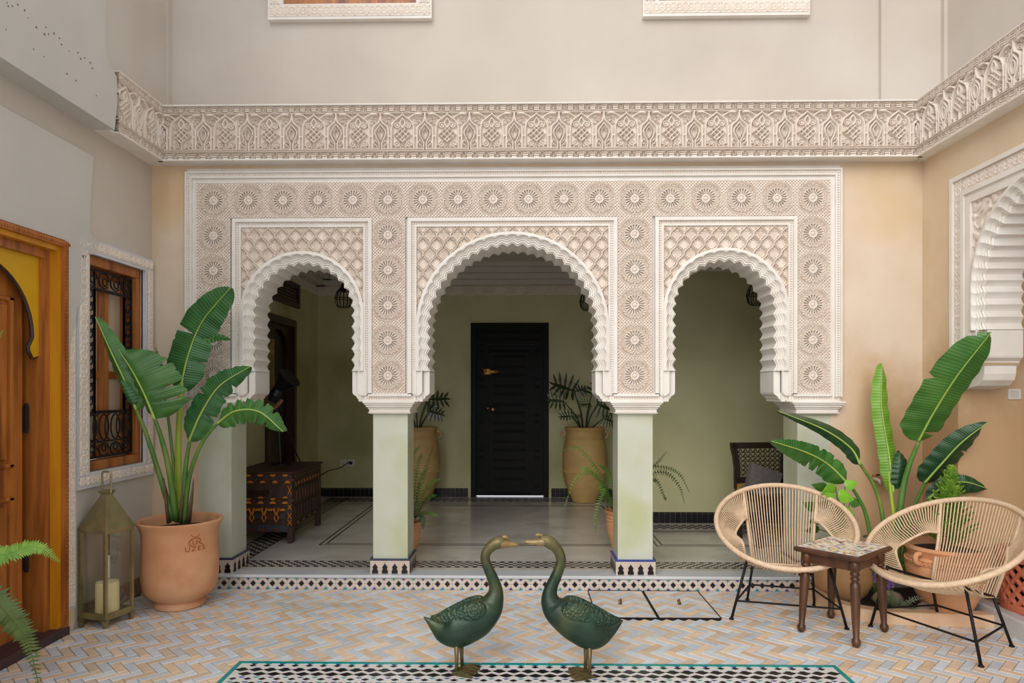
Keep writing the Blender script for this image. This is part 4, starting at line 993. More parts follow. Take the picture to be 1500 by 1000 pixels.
MB().box(-cw+.04, cw-.04, -cdp, -cdp+.03, .10, .16, .004).build('apron', MAT['chest_blue'], ch)
def disc(x, z, r, up, n=8):
    return [(x+r*math.cos(PI*i/n)*(1 if up else -1), z+(r*.8)*math.sin(PI*i/n)*(1 if up else -1)) for i in range(n+1)]
org = MB(); blu = MB(); red = MB()
yo = -cdp-.006
for k in range(5):
    x = -cw+.05+k*.11
    org.prism(disc(x, .612, .026, False), yo-.002, yo+.014); (blu if k % 2 else red).prism(disc(x+.055, .57, .03, False), yo+.0, yo+.014)
    org.prism(disc(x+.02, .535, .026, True), yo, yo+.022); org.prism(disc(x, .40, .022, k % 2 == 0), yo, yo+.022); (red if k % 2 else blu).prism(disc(x+.055, .39, .026, False), yo, yo+.02)
    org.prism(disc(x, .352, .026, True), yo, yo+.022)
    if k < 4:
        org.tube([(x+.01, yo+.008, .225), (x+.03, yo+.006, .19), (x+.05, yo+.008, .225), (x+.03, yo+.006, .27), (x+.01, yo+.008, .225)], .006, 5); org.prism([(x, .31), (x+.022, .25), (x+.03, .255), (x+.012, .315)], yo, yo+.022); org.prism([(x+.06, .31), (x+.038, .25), (x+.03, .255), (x+.048, .315)][::-1], yo, yo+.022)
        (blu if k % 2 else red).tube([(x+.085, yo+.01, .24), (x+.085, yo+.003, .24)], .026, 10); org.prism(disc(x+.085, .29, .024, True), yo, yo+.02)
        red.prism(disc(x+.03, .105, .035, True), -cdp-.006, -cdp+.02)
lx = cw-.037
for (z0, z1) in ((.43, .51), (.30, .345), (.22, .27), (.165, .21)):
    for a, b in (((lx, z0), (lx+.034, z1)), ((lx+.034, z0), (lx, z1))): org.tube([(a[0], -cdp-.005, a[1]), (b[0], -cdp-.005, b[1])], .0035, 5)
for q_ in (org.build('orange_motifs', MAT['chest_orange'], ch), blu.build('slate_motifs', MAT['chest_blue'], ch), red.build('red_motifs', MAT['chest_red'], ch)): q_['kind'] = 'stuff'
MB().tube([(-.17, -cdp-.002, .455), (-.17, -cdp-.03, .45), (.06, -cdp-.03, .45), (.06, -cdp-.002, .455)], .018, 8).build('handle', MAT['wood_dark'], ch)
sd = MB(); so_ = MB()
for k in range(9):
    y = -cdp+.08+k*.085
    so_.box(cw-.012, cw+.004, y, y+.014, .575, .592); so_.box(cw-.012, cw+.004, y+.02, y+.034, .50, .53)
    sd.prism([(y, .20), (y+.03, .20), (y+.03, .28), (y+.015, .31), (y, .28)], cw-.012, cw+.006, 'x'); sd.prism([(y, .34), (y+.05, .34), (y+.05, .47), (y, .47)], cw-.012, cw+.004, 'x'); so_.box(cw-.005, cw+.007, y+.02, y+.03, .36, .45)
    if k % 2: so_.box(cw-.012, cw+.004, y, y+.016, .15, .165)
sd.build('carved_side', MAT['chest'], ch)['kind'] = 'stuff'; so_.build('side_motifs', M('worn_ochre', srgb(150,100,52), srgb(110,70,40), 20, .6), ch)['kind'] = 'stuff'
# ---- black spot lamp on the chest, its cord, and the outlet
ct = STEP+hh
lp = empty('table_lamp', (-2.36, 6.58, ct), 0, 'black adjustable spotlight lamp with wooden arm standing on the chest', 'lamp')
MB().lathe([(.09, 0), (.09, .012), (.02, .02)], 20).build('base', MAT['black_rubber'], lp)
MB().tube([(0, 0, .015), (-.02, 0, .45), (-.04, -.02, .60)], .010, 8).build('stem', MAT['black_rubber'], lp)
MB().tube([(-.06, -.03, .545), (.0, -.03, .60), (.03, -.03, .63)], [.02, .022, .016], 8).build('wooden_joint', M('pale_wood', srgb(176,120,92), srgb(150,98,72), 8, .5), lp)
MB().tube([(-.07, -.02, .62), (-.04, -.03, .68), (.0, -.03, .75)], [.05, .055, .045], 10).build('lamp_body', MAT['black_rubber'], lp)
a, b = Vector((.0, -.03, .74)), Vector((.115, -.06, .845))
m = MB(); ax = (b-a).normalized(); m.tube([a, a.lerp(b, .5), b, b-ax*.01, a.lerp(b, .3)], [.05, .085, .115, .105, .05], 20, cap=True); m.build('shade', MAT['black_rubber'], lp, 'auto')
pg = onY(514.5, 677.5, LB)
cr = MB().tube(bez([(-2.36, 6.60, ct+.01), (-2.37, 6.72, ct+.30), onY(424, 638, 6.80), onY(441, 677, 6.89), (-2.10, 6.92, .60), onY(482, 689, 7.35), onY(498, 685, 8.2), (pg.x, LB-.10, pg.z+.02), (pg.x, LB-.05, pg.z)], 48), .007, 6).build('power_cord', MAT['black_rubber']); tag(cr, 'black power cord running from the chest to the wall outlet', 'cord')
def outlet(name, x, y, z, w, h_, label, cat, plug=False, rz=0, group=None):
    o = empty(name, (x, y, z), rz, label, cat, group)
    MB().box(-w/2, w/2, -.012, 0, -h_/2, h_/2, .004).build('plate', MAT['white'], o); MB().box(-w*.32, w*.32, -.016, -.010, -h_*.32, h_*.32, .002).build('insert', M('off_white_insert', srgb(206,202,192), None, 5, .45), o)
    if plug: MB().tube([(0, -.012, 0), (0, -.05, 0)], [.022, .018], 12).build('plug', MAT['black_rubber'], o)
    return o
p = onY(503.5, 678, LB); outlet('wall_outlet', p.x, LB, p.z, .085, .085, 'white wall outlet without plug beside the chest', 'outlet')
p = onY(514.5, 677.5, LB); outlet('wall_outlet', p.x, LB, p.z, .085, .085, 'white wall outlet with black plug beside the chest', 'outlet', True)
p = onY(636, 608.5, LB); outlet('light_switch', p.x, LB, p.z, .20, .085, 'white double switch plate behind the left urn plant', 'switch')
p = onY(1484.5, 577, YJ); outlet('light_switch', p.x, YJ, p.z, .082, .072, 'white light switch on tan wall below the right arch', 'switch')
# ---- pendants
def pendant(px, py, Y, label):
    c = onY(px, py, Y); o = empty('pendant_lamp', c, 0, label, 'pendant lamp', 'wire pendant lamps in the lounge')
    for k in range(14):
        a = 2*PI*k/14
        prof = [(.012, .13), (.03, .11), (.075, .05), (.092, -.01), (.08, -.075), (.055, -.10)]
        MB().tube([(r*math.cos(a), r*math.sin(a), z) for r, z in prof], .004, 5).build('wire', MAT['iron'], o)
    m = MB()
    for r, z in ((.055, -.10), (.092, -.01)): m.tube([(r*math.cos(2*PI*i/20), r*math.sin(2*PI*i/20), z) for i in range(20)], .004, 5, closed=True)
    m.build('hoops', MAT['iron'], o)
    MB().lathe([(.028, .06), (.03, .12), (.02, .15), (.006, .16)], 12).build('socket', MAT['iron'], o)
    MB().tube([(0, 0, .15), (0, 0, 3.03-c.z)], .004, 6).build('cord', MAT['iron'], o)
    m = MB(); m.lathe([(.003, -.045), (.022, -.035), (.03, -.01), (.022, .03), (.012, .06)], 12); m.build('bulb', MAT['glass'], o, True)
pendant(503.5, 436, 7.2, 'black wire pendant lamp seen through the left arch')
pendant(862, 440, 7.2, 'black wire pendant lamp seen at the right edge of the centre arch')
pendant(1109, 430, 6.2, 'black wire pendant lamp half hidden by the right arch')
# ---- urns with split-leaf plants
MAT['leaf_dark'] = M('dark_leaf', srgb(44,66,34), srgb(28,46,24), 6, .35, coat=.2)
MAT['stalk_dark'] = M('dark_stalk', srgb(60,78,40), srgb(44,60,30), 6, .5)
def lobed_leaf(L, n=5, seed=0):
    rg = random.Random(seed); m = MB()
    def lobe(p0, p1, w):
        p0 = Vector(p0); p1 = Vector(p1); d = p1-p0; q = Vector((-d.y, d.x, 0)).normalized()*w; dz = rg.uniform(-.03, .0)
        m.add([p0-q*.35, p0+d*.45-q, p0+d*.85-q*.5, p1+Vector((0, 0, dz)), p0+d*.85+q*.5, p0+d*.45+q, p0+q*.35], [(0, 1, 5, 6), (1, 2, 4, 5), (2, 3, 4)])
    lobe((0, 0, 0), (L, 0, -.05), L*.09)
    for k in range(n):
        t = .05+.75*k/n; l = L*(.62-.38*abs(t-.25))*rg.uniform(.85, 1.1)
        for s in (-1, 1):
            a = s*(1.9-1.35*t); lobe((t*L, 0, -.05*t), (t*L+l*math.cos(a), l*math.sin(a), -.05*t-.03), L*.055)
    return m
urn_prof = [(.135, 0), (.15, .01), (.165, .05), (.205, .14), (.245, .25), (.268, .36), (.275, .375), (.268, .39), (.272, .50), (.265, .62), (.248, .72), (.232, .765), (.240, .785), (.228, .80), (.224, .86), (.236, .875), (.245, .895), (.236, .91), (.215, .91), (.205, .86), (.20, .80)]
def urn(pos, label, leaves, seed):
    o = empty('potted_philodendron', pos, 0, label, 'potted plant', 'urn plants beside the black door')
    u = MB(); u.lathe(urn_prof, 40, capt=False); u_ = u.build('urn', MAT['urn'], o, 'auto')
    for s in (-1, 1): MB().tube(bez([(s*.228, 0, .86), (s*.275, 0, .85), (s*.285, 0, .81), (s*.25, 0, .775)], 8), .014, 8).build('lug_handle', MAT['urn'], u_, True)
    rp = MB(); n = 60
    for k in range(n):
        a = 2*PI*k/n; rp.tube([(.272*math.cos(a-.05), .272*math.sin(a-.05), .368), (.272*math.cos(a+.05), .272*math.sin(a+.05), .382)], .008, 5)
    rp.build('rope_band', MAT['urn'], u_); MB().lathe([(.203, .82), (.0, .835)], 24, capt=False).build('soil', MAT['soil'], u_)
    for k, (dx, dz, dy, ang, L, tilt) in enumerate(leaves):
        e = Vector((dx, dy, .91+dz)); MB().tube(bez([(dx*.12, dy*.2, .82), (dx*.35, dy*.5, .82+dz*.6), e], 10), [.010]*8+[.008, .007, .006], 6).build('stalk', MAT['stalk_dark'], o)
        lm = lobed_leaf(L, 5, seed+k); lf = lm.build('leaf', MAT['leaf_dark'], o)
        lf.matrix_local = Matrix.Translation(e) @ Matrix.Rotation(ang, 4, 'Y') @ Matrix.Rotation(tilt, 4, 'X')
    return o
S8 = .0083
def lv_(px, py, cx, dy, ang, L, tilt): return ((px-cx)*S8, (626-py)*S8, dy, ang, L, tilt)
pr_ = onZ(856, 734, STEP); pl_ = onZ(611, 735, STEP)
urn((pr_.x, 8.34, STEP), 'tall yellow earthenware urn with dark split leaf plant right of the black door',
    [lv_(840, 573, 856, .0, PI+.25, .33, 1.0), lv_(842, 574, 856, .0, -.4, .18, 1.1), lv_(825, 588, 856, -.1, PI+.0, .24, 1.2), lv_(836, 609, 856, -.2, PI-.25, .17, 1.0), lv_(838, 610, 856, -.2, -.3, .1, 1.1), lv_(867, 578, 856, .05, -.9, .26, 1.2), lv_(863, 592, 856, -.15, PI-.2, .14, 1.1), lv_(873, 592, 856, -.1, .3, .26, 1.2), lv_(882, 612, 856, -.1, .3, .17, 1.2)], 3)
urn((pl_.x, 8.34, STEP), 'tall yellow earthenware urn with dark split leaf plant left of the black door',
    [lv_(628, 585, 611, -.05, -.1, .27, 1.1), lv_(630, 602, 611, -.1, .2, .2, 1.1), lv_(629, 603, 611, -.1, -1.2, .14, 1.1), lv_(605, 570, 611, 0, PI, .28, 1.1), lv_(595, 595, 611, 0, PI, .25, 1.1), lv_(626, 585, 611, -.05, PI+.9, .2, 1.0)], 40)
# ---- ferns
def fern_mat(name, a, b): return M(name, a, b, 12, .5)
MAT['fern'] = fern_mat('fern_green', srgb(104,138,54), srgb(70,108,40)); MAT['fern_dark'] = fern_mat('fern_dark', srgb(66,96,44), srgb(44,70,32))
def frond(path, wid, n, mat, parent, seed=0, up=Vector((.1, -.85, .5))):
    P = bez(path, n); rg = random.Random(seed); m = MB(); m.tube(P, [.0035*(1-.7*i/n)+.0006 for i in range(n+1)], 5)
    for i in range(1, n+1):
        t = i/n; T = (P[min(i+1, n)]-P[i-1]).normalized(); sd_ = T.cross(up)
        if sd_.length < .2: sd_ = T.cross(Vector((0, 0, 1)))
        sd_.normalize(); nn = sd_.cross(T)
        w = wid*min(1, 2.6*(t+.06))*(1-t**3*.85)*rg.uniform(.85, 1.1)
        for s in (-1, 1):
            d = (sd_*s+T*.35+nn*rg.uniform(-.25, .1)).normalized()*w; h_ = T*w*.13
            m.add([P[i]-h_, P[i]+d*.5-h_*1.1-nn*w*.02, P[i]+d-nn*w*.15, P[i]+d*.5+h_*1.2-nn*w*.02, P[i]+h_], [(0, 1, 3, 4), (1, 2, 3)])
    return m.build('frond', mat, parent)
def clay_pot(parent, r, h_, mat, name='pot'):
    m = MB(); m.lathe([(r*.55, 0), (r*.62, h_*.04), (r*.85, h_*.35), (r*.98, h_*.6), (r*.97, h_*.72), (r*1.02, h_*.75), (r*.96, h_*.79), (r*1.02, h_*.83), (r*.94, h_*.88), (r*1.08, h_*.95), (r*1.1, h_), (r*.98, h_), (r*.92, h_*.9)], 32, capt=False)
    p_ = m.build(name, mat, parent, 'auto'); MB().lathe([(r*.93, h_*.91), (0, h_*.94)], 24, capt=False).build('soil', MAT['soil'], p_); return p_
fl_ = empty('potted_fern', (onZ(601, 805, STEP).x, 5.66, STEP), 0, 'fern in small terracotta pot behind the left inner column', 'potted plant')
clay_pot(fl_, .105, .265, MAT['terracotta'])
def pxl(px, py, Y, o): return onY(px, py, Y)-Vector(o.location)
for k, pts in enumerate(([(606, 758, 5.66), (612, 720, 5.64), (622, 690, 5.6), (634, 655, 5.58)], [(604, 758, 5.66), (608, 710, 5.62), (614, 675, 5.6), (619, 663, 5.58)], [(607, 758, 5.66), (620, 725, 5.6), (634, 705, 5.55), (647, 702, 5.5)], [(608, 760, 5.66), (618, 740, 5.55), (630, 727, 5.5), (640, 725, 5.48)], [(607, 757, 5.66), (618, 751, 5.6), (632, 752, 5.5), (644, 756, 5.45)],
                         [(604, 757, 5.66), (601, 700, 5.7), (606, 665, 5.68), (616, 653, 5.66)], [(600, 757, 5.66), (585, 710, 5.7), (572, 690, 5.75), (560, 700, 5.8)], [(606, 757, 5.66), (612, 740, 5.56), (618, 700, 5.54), (628, 684, 5.52)], [(600, 757, 5.66), (590, 720, 5.8), (580, 680, 5.9), (575, 660, 6.0)], [(608, 758, 5.66), (616, 755, 5.5), (620, 765, 5.46), (620, 775, 5.45)])):
    frond([pxl(*p, fl_) for p in pts], .034, 26, MAT['fern' if k % 3 else 'fern_dark'], fl_, k)
fr_ = empty('potted_fern', (onZ(908, 800, STEP).x, 5.86, STEP), 0, 'arching fern in small terracotta pot behind the right inner column', 'potted plant')
clay_pot(fr_, .13, .33, MAT['terracotta'])
for k, pts in enumerate(([(900, 748, 5.86), (885, 705, 5.8), (865, 675, 5.75), (845, 655, 5.7), (823, 660, 5.65)], [(898, 748, 5.86), (880, 705, 5.7), (862, 690, 5.6), (842, 703, 5.55), (826, 745, 5.5)], [(898, 748, 5.86), (888, 715, 5.7), (880, 730, 5.6), (872, 760, 5.56), (873, 780, 5.55)], [(900, 748, 5.86), (895, 700, 5.8), (885, 685, 5.75), (876, 682, 5.7)], [(902, 748, 5.86), (890, 725, 5.75), (885, 712, 5.7), (872, 718, 5.65)],
                         [(915, 748, 5.86), (940, 690, 5.95), (972, 684, 6.0), (996, 695, 6.0), (1010, 722, 6.0)], [(915, 748, 5.86), (945, 700, 5.9), (975, 692, 5.95), (995, 712, 5.95), (1003, 738, 5.95)], [(915, 748, 5.86), (940, 715, 5.95), (960, 702, 6.0), (972, 725, 6.0), (976, 733, 6.0)], [(912, 748, 5.86), (935, 690, 6.0), (958, 682, 6.1), (976, 662, 6.1)], [(905, 748, 5.86), (900, 700, 6.0), (915, 660, 6.1), (940, 660, 6.2)], [(900, 748, 5.86), (888, 735, 5.7), (878, 705, 5.65), (860, 685, 5.62), (850, 690, 5.6)])):
    frond([pxl(*p, fr_) for p in pts], .036, 30, MAT['fern_dark' if k in (5, 6, 7, 8) else 'fern'], fr_, 20+k)
# ---- carved chair with grey cushion
cc = empty('carved_chair', (onY(1122, 700, 6.15).x+.03, 6.12, STEP), math.radians(8), 'dark carved wooden chair with grey cushion seen through the right arch', 'chair')
MAT['ebony'] = M('dark_carved_wood', srgb(52,38,28), srgb(34,24,18), 8, .45, .2, 40)
bx0, bx1 = -.22, .24; zb0, zb1 = .50, .875
st_ = [(-.015, zb0-.05), (.035, zb0-.05), (.03, .66), (.015, .76), (-.0, zb1), (-.055, zb1), (-.05, .82), (-.03, .74), (-.018, .64)]
for s, x in ((1, bx0), (-1, bx1)):
    pts = [(x+s*u, v) for u, v in st_]; MB().prism(pts if s > 0 else pts[::-1], .20, .235).build('back_stile', MAT['ebony'], cc)
MB().box(bx0-.04, bx1+.04, .20, .235, zb1-.055, zb1, .006).build('top_rail', MAT['ebony'], cc); MB().box(bx0, bx1, .20, .235, zb0+.005, zb0+.06, .004).build('carved_rail', MAT['ebony'], cc)
MB().box(bx0, bx1, .195, .24, zb0-.06, zb0, .004).build('lower_rail', M('ochre_wood', srgb(170,130,70), srgb(136,98,48), 6, .5), cc)
lt_ = MB()
for r in range(6):
    for k in range(9):
        x = bx0+.04+k*.048+(r % 2)*.0; z = zb0+.075+r*.042
        lt_.tube([(x-.024, .217, z-.004), (x, .217, z+.036), (x+.024, .217, z-.004)], .0055, 5); lt_.tube([(x-.012, .217, z), (x+.012, .217, z+.03)], .003, 4)
    lt_.box(bx0, bx1, .213, .222, zb0+.07+r*.042, zb0+.075+r*.042)
lt_.build('pierced_lattice', MAT['ebony'], cc)
MB().box(bx0-.01, bx1+.01, -.22, .24, .38, .44, .006).build('seat', MAT['ebony'], cc)
m = MB(); m.box(bx0+.01, bx1-.01, -.21, .15, .44, .50, .025); m.build('cushion', MAT['grey_fabric'], cc)
m = MB(); m.prism([(-.16, .49), (.14, .49), (.17, .60), (-.12, .70)], .10, .17); m.build('throw_pillow', MAT['grey_fabric'], cc)
for x in (bx0+.02, bx1-.02):
    for y in (-.19, .21): MB().box(x-.025, x+.025, y-.025, y+.025, 0, .40, .004).build('leg', MAT['ebony'], cc)
MB().box(bx0, bx1, -.2, -.185, .30, .38).build('apron', MAT['ebony'], cc)
# ================================================================== COURTYARD THINGS
# ---- bronze geese
def bronze(name, a, b, c, rough=.38):
    return M(name, a, b, 9, rough, .15, 60, metal=.35, c3=c, c3s=6)
MAT['goose'] = bronze('green_bronze', srgb(40,66,48), srgb(27,46,34), srgb(70,76,44))
MAT['goose_wing'] = bronze('green_bronze_wing', srgb(46,76,58), srgb(30,50,38), srgb(76,84,54), .42)
def patina_head(m):
    # the rubbed head and upper neck are browner bronze
    nt = m.node_tree; N = nt.nodes; L = nt.links; b = N['Principled BSDF']; src = b.inputs['Base Color'].links[0].from_socket
    tcx = N.new('ShaderNodeTexCoord'); sx = N.new('ShaderNodeSeparateXYZ'); L.new(tcx.outputs['Object'], sx.inputs[0]); no = N.new('ShaderNodeTexNoise'); no.inputs['Scale'].default_value = 12
    ad = N.new('ShaderNodeMath'); ad.operation = 'MULTIPLY_ADD'; L.new(no.outputs[0], ad.inputs[0]); ad.inputs[1].default_value = .16; L.new(sx.outputs[2], ad.inputs[2])
    mr = N.new('ShaderNodeMapRange'); L.new(ad.outputs[0], mr.inputs[0]); mr.inputs[1].default_value = .60; mr.inputs[2].default_value = .80
    mx = N.new('ShaderNodeMix'); mx.data_type = 'RGBA'; L.new(mr.outputs[0], mx.inputs[0]); L.new(src, mx.inputs[6]); mx.inputs[7].default_value = srgb(110,98,60); L.new(mx.outputs[2], b.inputs['Base Color'])
patina_head(MAT['goose'])
MAT['goose_gold'] = bronze('worn_bronze', srgb(158,132,86), srgb(116,96,58), srgb(140,120,84))
MAT['goose_leg'] = bronze('dark_bronze', srgb(104,88,52), srgb(74,64,38), srgb(88,82,50))
def scales_bump(m, sc=90, st=.5, stretch=(1, 1, 1)):
    nt = m.node_tree; N = nt.nodes; L = nt.links; b = N['Principled BSDF']
    v = N.new('ShaderNodeTexVoronoi'); v.inputs['Scale'].default_value = sc; tc = N.new('ShaderNodeTexCoord'); mp = N.new('ShaderNodeMapping'); mp.inputs['Scale'].default_value = stretch
    L.new(tc.outputs['Object'], mp.inputs[0]); L.new(mp.outputs[0], v.inputs['Vector'])
    bp = N.new('ShaderNodeBump'); bp.inputs['Strength'].default_value = st; bp.inputs['Distance'].default_value = .008; L.new(v.outputs['Distance'], bp.inputs['Height']); L.new(bp.outputs[0], b.inputs['Normal'])
scales_bump(MAT['goose_wing'], 75, .8, (1, 1, 1))
def loft(st, seg=24, lat=lambda t: .8, y=0):
    """closed tube through (x, z, r) stations in the XZ plane; lateral radius r*lat(t)"""
    P = bez([(a, b, c) for a, b, c in st], len(st)*4); n = len(P); m = MB(); vs = []
    for i, p in enumerate(P):
        a = P[max(i-1, 0)]; b = P[min(i+1, n-1)]; T = Vector((b.x-a.x, 0, b.y-a.y)).normalized(); Nn = Vector((-T.z, 0, T.x)); r = max(p.z, .0015)
        for k in range(seg):
            g_ = 2*PI*k/seg; q = Vector((p.x, y, p.y))+Nn*r*math.cos(g_)+Vector((0, 1, 0))*r*lat(i/(n-1))*math.sin(g_); vs.append(q)
    fs = [(i*seg+k, i*seg+(k+1) % seg, (i+1)*seg+(k+1) % seg, (i+1)*seg+k) for i in range(n-1) for k in range(seg)]
    fs += [tuple(range(seg-1, -1, -1)), tuple((n-1)*seg+k for k in range(seg))]
    return m.add(vs, fs)
def goose(org_px, origin_z, st, head_from, beak, knob, wing, legs, mirror, label, gy):
    base = onZ(*org_px, 0); k = (base.y*_c-base.x*_s)/1000/4.168; ox, oz = origin_z
    o = empty('goose_statue', base, YAW, label, 'statue', 'pair of bronze geese')
    C = lambda x, z, r=0: ((x-ox)*k, (oz-z)*k, r*k)
    S_ = [C(*s) for s in st]
    nb = head_from
    loft(S_, 28, lambda t: .74 if t < .42 else (.86 if t < .6 else .95)).build('body', MAT['goose'], o, True)
    B = [C(*b) for b in beak]
    loft(B, 16, lambda t: 1.1).build('beak', MAT['goose_gold'], o, True)
    loft([C(*b) for b in knob], 12, lambda t: .8).build('knob', MAT['goose_gold'], o, True)
    for s in (-1, 1):
        eye = C(*gy); m = MB(); m.lathe([(.0005, -.006), (.004, -.004), (.006, 0), (.004, .004), (.0005, .006)], 10, (0, 0, 0)); e = m.build('eye', MAT['goose_gold'], o, True); e.location = (eye[0], s*32*k*.93, eye[1])
        W = [C(*w_) for w_ in wing]
        wm = loft(W, 20, lambda t: .42, y=s*72*k); n_ = len(wm.v)
        # follow the flank: pull the ends of the wing in towards the body
        xs = [v[0] for v in wm.v]; x0, x1 = min(xs), max(xs)
        for i, v in enumerate(wm.v):
            t = (v[0]-x0)/(x1-x0); t = 1-t if mirror else t
            wm.v[i] = (v[0], v[1]-s*(1-t)**1.5*62*k-s*max(0, t-.75)*70*k, v[2])
        wo = wm.build('wing', MAT['goose_wing'], o, True)
    for i, (tx, tz, fx, fz, dy, fdir) in enumerate(legs):
        a = C(tx, tz); b = C(fx, fz); gz = .012
        lg = MB().tube([(a[0], dy, a[1]+.02), ((a[0]+b[0])/2, dy, (a[1])*.5), (b[0], dy, gz+.01)], [.014, .009, .010], 10).build('leg', MAT['goose_leg'], o, True)
        ft = MB(); L_ = .085*fdir
        pts = [(-.018*fdir, 0), (.0, -.014), (L_*.55, -.034), (L_*.95, -.046), (L_*.85, -.018), (L_*1.08, 0), (L_*.85, .018), (L_*.95, .046), (L_*.55, .034), (0, .014)]
        pts = [(b[0]+u, dy+v) for u, v in pts]
        ft.prism(pts if fdir > 0 else pts[::-1], 0.0016, .012, 'z')
        for e in ((L_*.98, -.044), (L_*1.1, 0), (L_*.98, .044)): ft.tube([(b[0], dy, .018), (b[0]+e[0]*.6, dy+e[1]*.6, .016), (b[0]+e[0], dy+e[1], .007)], [.010, .008, .005], 6)
        ft.tube([(b[0], dy, .018), (b[0]-.03*fdir, dy, .006)], [.009, .004], 6)
        ft.build('webbed_foot', MAT['goose_leg'], lg)
    return o
st1 = [(86, 597, 3), (120, 622, 20), (165, 652, 48), (215, 676, 84), (275, 674, 112), (340, 645, 118), (405, 608, 116), (455, 572, 100), (492, 535, 82), (515, 490, 62), (526, 445, 46), (520, 400, 38), (502, 350, 34), (480, 300, 31), (463, 255, 30), (464, 215, 30), (483, 182, 32), (512, 156, 36), (543, 144, 39), (570, 143, 33), (590, 148, 22)]
goose((669.6, 985.5), (290, 940), st1, 14, [(560, 147, 32), (585, 150, 28), (612, 153, 20), (642, 155, 16), (660, 157, 12), (670, 158, 4)], [(562, 118, 6), (574, 110, 13), (590, 112, 14), (600, 122, 8)], [(128, 596, 3), (180, 602, 26), (250, 592, 48), (325, 574, 62), (395, 552, 66), (448, 535, 54), (474, 528, 18)], [(290, 770, 290, 930, -.03, 1), (312, 770, 318, 905, .035, 1)], False, 'green bronze goose statue on the left facing right', (545, 135))
st2 = [(1302, 612, 3), (1268, 640, 22), (1220, 664, 54), (1165, 680, 92), (1110, 678, 114), (1050, 645, 118), (988, 608, 114), (932, 575, 98), (890, 542, 82), (862, 500, 62), (856, 452, 46), (870, 402, 38), (892, 352, 34), (912, 302, 32), (925, 255, 31), (917, 212, 31), (895, 172, 33), (866, 146, 38), (838, 130, 38), (812, 126, 32), (795, 131, 22)]
goose((861.5, 990), (1090, 955), st2, 14, [(824, 130, 31), (798, 135, 27), (770, 137, 19), (738, 137, 15), (712, 135, 12), (696, 133, 4)], [(822, 102, 6), (800, 94, 10), (780, 93, 12), (768, 96, 7)], [(1290, 606, 3), (1238, 610, 26), (1165, 598, 48), (1085, 575, 62), (1012, 550, 66), (952, 532, 54), (922, 522, 18)], [(1095, 780, 1095, 940, -.03, -1), (1082, 780, 1078, 915, .035, -1)], True, 'green bronze goose statue on the right facing left', (822, 118))
# ---- turned side table with mosaic top
tc = (onZ(1154.5, 799, .52)+onZ(1315, 799, .52)+onZ(1260, 816, .52)+onZ(1212.5, 783, .52))/4
tb_ = empty('side_table', (tc.x, tc.y, 0), math.radians(41), 'turned walnut side table with mosaic tile top between the rope chairs', 'table')
ta, tw2 = .225, .195
m = MB(); m.box(-ta, ta, -tw2, tw2, .485, .517, .010); m.build('top', MAT['wood_table'], tb_)
m = MB(); m.box(-ta+.05, ta-.05, -tw2+.045, -tw2+.063, .42, .487); m.box(-ta+.05, ta-.05, tw2-.063, tw2-.045, .42, .487); m.box(-ta+.05, -ta+.068, -tw2+.063, tw2-.063, .42, .487); m.box(ta-.068, ta-.05, -tw2+.063, tw2-.063, .42, .487); m.build('apron', MAT['wood_table'], tb_)
def mosaic_mat():
    m = bpy.data.materials.new('mosaic'); m.use_nodes = True; nt = m.node_tree; N = nt.nodes; L = nt.links; b = N['Principled BSDF']; b.inputs['Roughness'].default_value = .3
    g_ = N.new('ShaderNodeNewGeometry'); r = N.new('ShaderNodeValToRGB'); r.color_ramp.interpolation = 'CONSTANT'
    cols = [(0, srgb(234,226,214)), (.30, srgb(228,192,110)), (.40, srgb(176,132,138)), (.5, srgb(176,194,180)), (.62, srgb(232,222,210)), (.80, srgb(204,148,124)), (.88, srgb(150,164,178)), (.95, srgb(110,70,72))]
    e = r.color_ramp.elements; e[0].position = 0; e[0].color = cols[0][1]; e[1].position = cols[1][0]; e[1].color = cols[1][1]
    for p_, c_ in cols[2:]: q = e.new(p_); q.color = c_
    L.new(g_.outputs['Random Per Island'], r.inputs[0]); L.new(r.outputs[0], b.inputs['Base Color']); return m
ms_ = MB(); nx_, ny_ = 17, 15; ux = 2*(ta-.018)/nx_; uy = 2*(tw2-.018)/ny_
for i in range(nx_):
    for j in range(ny_):
        x0 = -ta+.018+i*ux; y0 = -tw2+.018+j*uy; e = .0012
        if (i+j) % 2:
            ms_.prism([(x0+e, y0+uy/2), (x0+ux/2, y0+e), (x0+ux-e, y0+uy/2), (x0+ux/2, y0+uy-e)], .512, .5195, 'z')
            for (c1, c2, c3) in (((x0, y0), (x0+ux/2, y0), (x0, y0+uy/2)), ((x0+ux, y0), (x0+ux, y0+uy/2), (x0+ux/2, y0)), ((x0+ux, y0+uy), (x0+ux/2, y0+uy), (x0+ux, y0+uy/2)), ((x0, y0+uy), (x0, y0+uy/2), (x0+ux/2, y0+uy))):
                cx = (c1[0]+c2[0]+c3[0])/3; cy = (c1[1]+c2[1]+c3[1])/3; ms_.prism([(cx+(p[0]-cx)*.86, cy+(p[1]-cy)*.86) for p in (c1, c2, c3)], .512, .5193, 'z')
        else: ms_.box(x0+e, x0+ux-e, y0+e, y0+uy-e, .512, .5195)
ms_.build('mosaic', mosaic_mat(), tb_)['kind'] = 'stuff'
MB().box(-ta+.016, ta-.016, -tw2+.016, tw2-.016, .505, .5182).build('mortar', MAT['tile_beige'], tb_)
lp_ = [(.026, .50), (.026, .43), (.017, .42), (.023, .408), (.023, .40), (.015, .392), (.021, .38), (.021, .372), (.014, .364), (.022, .35), (.024, .33), (.019, .15), (.014, .05), (.021, .035), (.021, .02), (.013, 0)]
